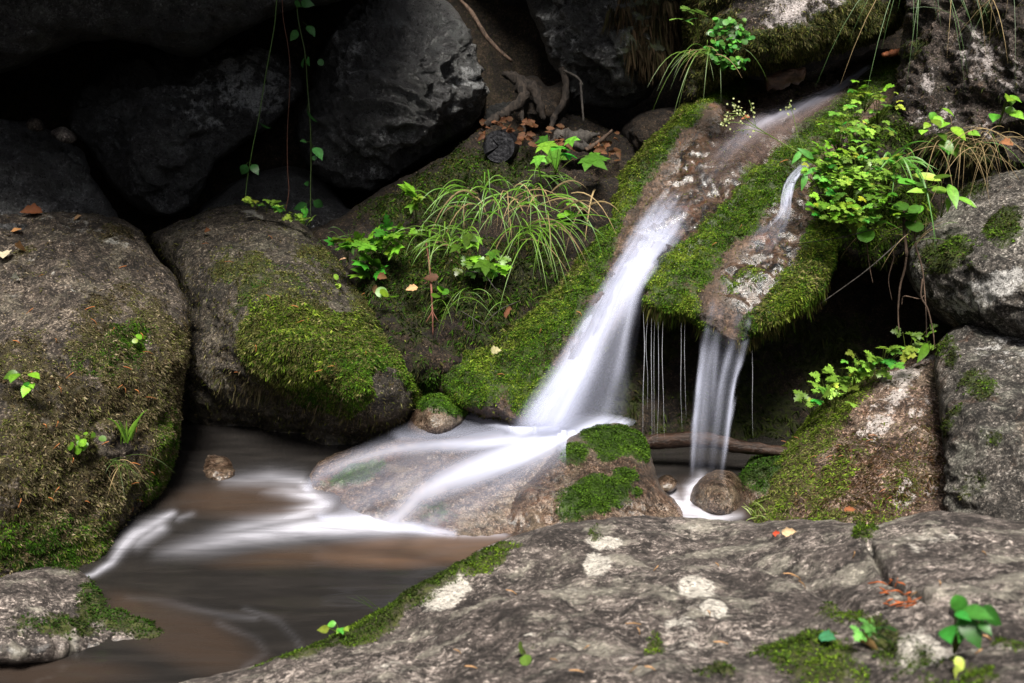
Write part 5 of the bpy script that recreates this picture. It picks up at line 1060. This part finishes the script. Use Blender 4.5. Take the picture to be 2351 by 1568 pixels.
for i, (x, y, d, s, c, l) in enumerate([
    (78, 486, R_L['depth'](78, 492), .075, (.32, .10, .04), 'curled orange dead leaf on top of the left boulder, at the back edge'), (172, 496, R_L['depth'](172, 498), .05, (.50, .30, .16), 'small tan dead leaf on top of the left boulder'),
    (36, 526, R_L['depth'](36, 530), .055, (.42, .20, .08), 'upright orange-brown leaf on the far left boulder'), (48, 572, R_L['depth'](48, 575), .06, (.45, .25, .12), 'tan leaf with a stalk on the upper left boulder'),
    (5, 585, R_L['depth'](5, 588), .085, (.46, .40, .28), 'pale long leaf cut by the left picture edge'), (40, 636, R_L['depth'](40, 640), .04, (.45, .47, .40), 'small pale green-white fallen leaf on the left boulder'),
    (475, 533, R_M['depth'](475, 535), .04, (.38, .15, .07), 'reddish leaf scrap on top of the moss-capped boulder'), (792, 594, 3.02, .04, (.55, .33, .2), 'pinkish leaf on the right edge of the moss-capped boulder'),
    (875, 635, 2.9, .045, (.25, .11, .05), 'orange-brown crumpled leaf at the left foot of the bank'), (862, 665, 2.9, .05, (.3, .17, .09), 'hanging brown leaf below the crumpled one on the bank'),
    (949, 662, 2.88, .045, (.5, .30, .15), 'pale tan leaf lying on dark moss in the bank'), (992, 635, 2.86, .05, (.10, .04, .025), 'dark brown leaf caught on the reddish twig'),
    (1165, 708, 2.78, .055, (.18, .07, .04), 'brown folded leaf on the crest of the mossy slab foot'), (1128, 805, R_slab['depth'](1128, 805), .05, (.6, .55, .3), 'pale yellow blossom scrap on the moss of the slab foot'),
    (2310, 330, 2.6, .05, (.26, .11, .05), 'crumpled brown leaf caught in the dry grass at right'), (1950, 1170, R_J['depth'](1950, 1170), .03, (.42, .15, .07), 'orange leaf scrap on the pinkish boulder'),
    (1755, 1108, R_J['depth'](1755, 1108), .03, (.55, .42, .22), 'yellowish leaf scrap on the left edge of the pinkish boulder'), (1808, 1222, f_(1808, 1222), .03, (.6, .42, .25), 'pale orange blossom on the crest of the foreground rock'),
    (1784, 1226, f_(1784, 1226), .02, (.42, .05, .02), 'small bright red scrap on the crest of the foreground rock'), (1890, 1460, f_(1890, 1460), .03, (.05, .22, .10), 'blue-green fallen leaf on the foreground rock'),
    (1985, 1470, f_(1985, 1468)-.004, .035, (.45, .28, .12), 'curled tan leaf under the feathery herb on the foreground rock'), (2320, 685, 2.34, .04, (.2, .09, .05), 'brown stalk-like leaf on the ledge of the grey boulder'),
    (1715, 268, 2.9, .03, (.4, .14, .06), 'orange leaf scrap caught by the flowering stem')]):
    dead_leaf(x, y, d-.008, s*.85, l, None, np.array(c)*.72, i+200)
def needles(R, pts, label, group, col=(.42, .15, .05), ln=.03):
    for i, (x, y) in enumerate(pts):
        rg2 = np.random.RandomState(int(x+y)); a = Acc(); d = R['depth'](x, y)-.007; an = rg2.rand()*3.14; L = ln*PXF/d*.5*(.5+.6*rg2.rand())
        x1, y1 = x+math.cos(an)*L, y+math.sin(an)*L*.6
        a.tube([P(x-math.cos(an)*L, y-math.sin(an)*L*.6, d), P(x+2, y-2, d-.003), P(x1, y1, d)], [.0007, .001, .0006], np.array(col)*(.5+.8*rg2.rand()), 4)
        tag(a.build('pine_needle', DRY, loc=P(x, y, d)), label, 'needle', group)
rg = np.random.RandomState(21)
needles(R_L, [(rg.uniform(20, 380), rg.uniform(600, 1240)) for _ in range(34)], 'thin orange needle lying on the left brown boulder', 'needles on the left boulder')
needles(R_M, [(rg.uniform(450, 900), rg.uniform(530, 930)) for _ in range(18)], 'thin orange needle lying on the moss-capped boulder', 'needles on the moss-capped boulder')
needles(R_K, [(2050+rg.randn()*22, 1352+rg.randn()*14) for _ in range(14)]+[(2100+rg.randn()*20, 1385+rg.randn()*6) for _ in range(8)], 'orange needle in the crack of the foreground rock', 'needles in the crack of the foreground rock', (.40, .10, .03), .02)
needles(R_K, [(rg.uniform(900, 2300), rg.uniform(1260, 1550)) for _ in range(24)], 'thin tan needle scattered on the foreground rock', 'needles on the foreground rock', (.42, .24, .12), .02)
needles(R_J, [(rg.uniform(1800, 2080), rg.uniform(1000, 1180)) for _ in range(14)], 'thin reddish needle on the pinkish boulder', 'needles on the pinkish boulder', (.38, .16, .08), .022)
needles(R_slab, [(1640, 560), (1700, 520), (1800, 370), (1330, 720), (1150, 860), (1240, 760), (1180, 730), (1560, 330)], 'thin reddish needle on the moss of the slab', 'needles on the slab', (.4, .16, .06), .028)
# pale stones on the dark ledge at left
for (o_, c_, s_, l_) in [([(118, 310), (125, 295), (150, 292), (172, 308), (174, 322), (150, 328)], 3.32, 41, 'pale yellowish rough stone on the dark ledge at left'), ([(58, 285), (68, 272), (92, 275), (104, 292), (98, 302), (70, 298)], 3.36, 42, 'dim yellowish rough stone left of the paler one')]:
    q = np.array(o_); cx_, cy_ = q.mean(0)
    rock('stone', l_, 'stone', o_, [(cx_-20, cy_, c_+.03), (cx_+20, cy_, c_+.03), (cx_, cy_, c_), (cx_, cy_+10, c_)], M_FORE if s_ == 41 else M_LEFT, r=14, bul=.03, back=.06, seed=s_, step=2.5, lump=.004, crag=.006, wob=1.5)
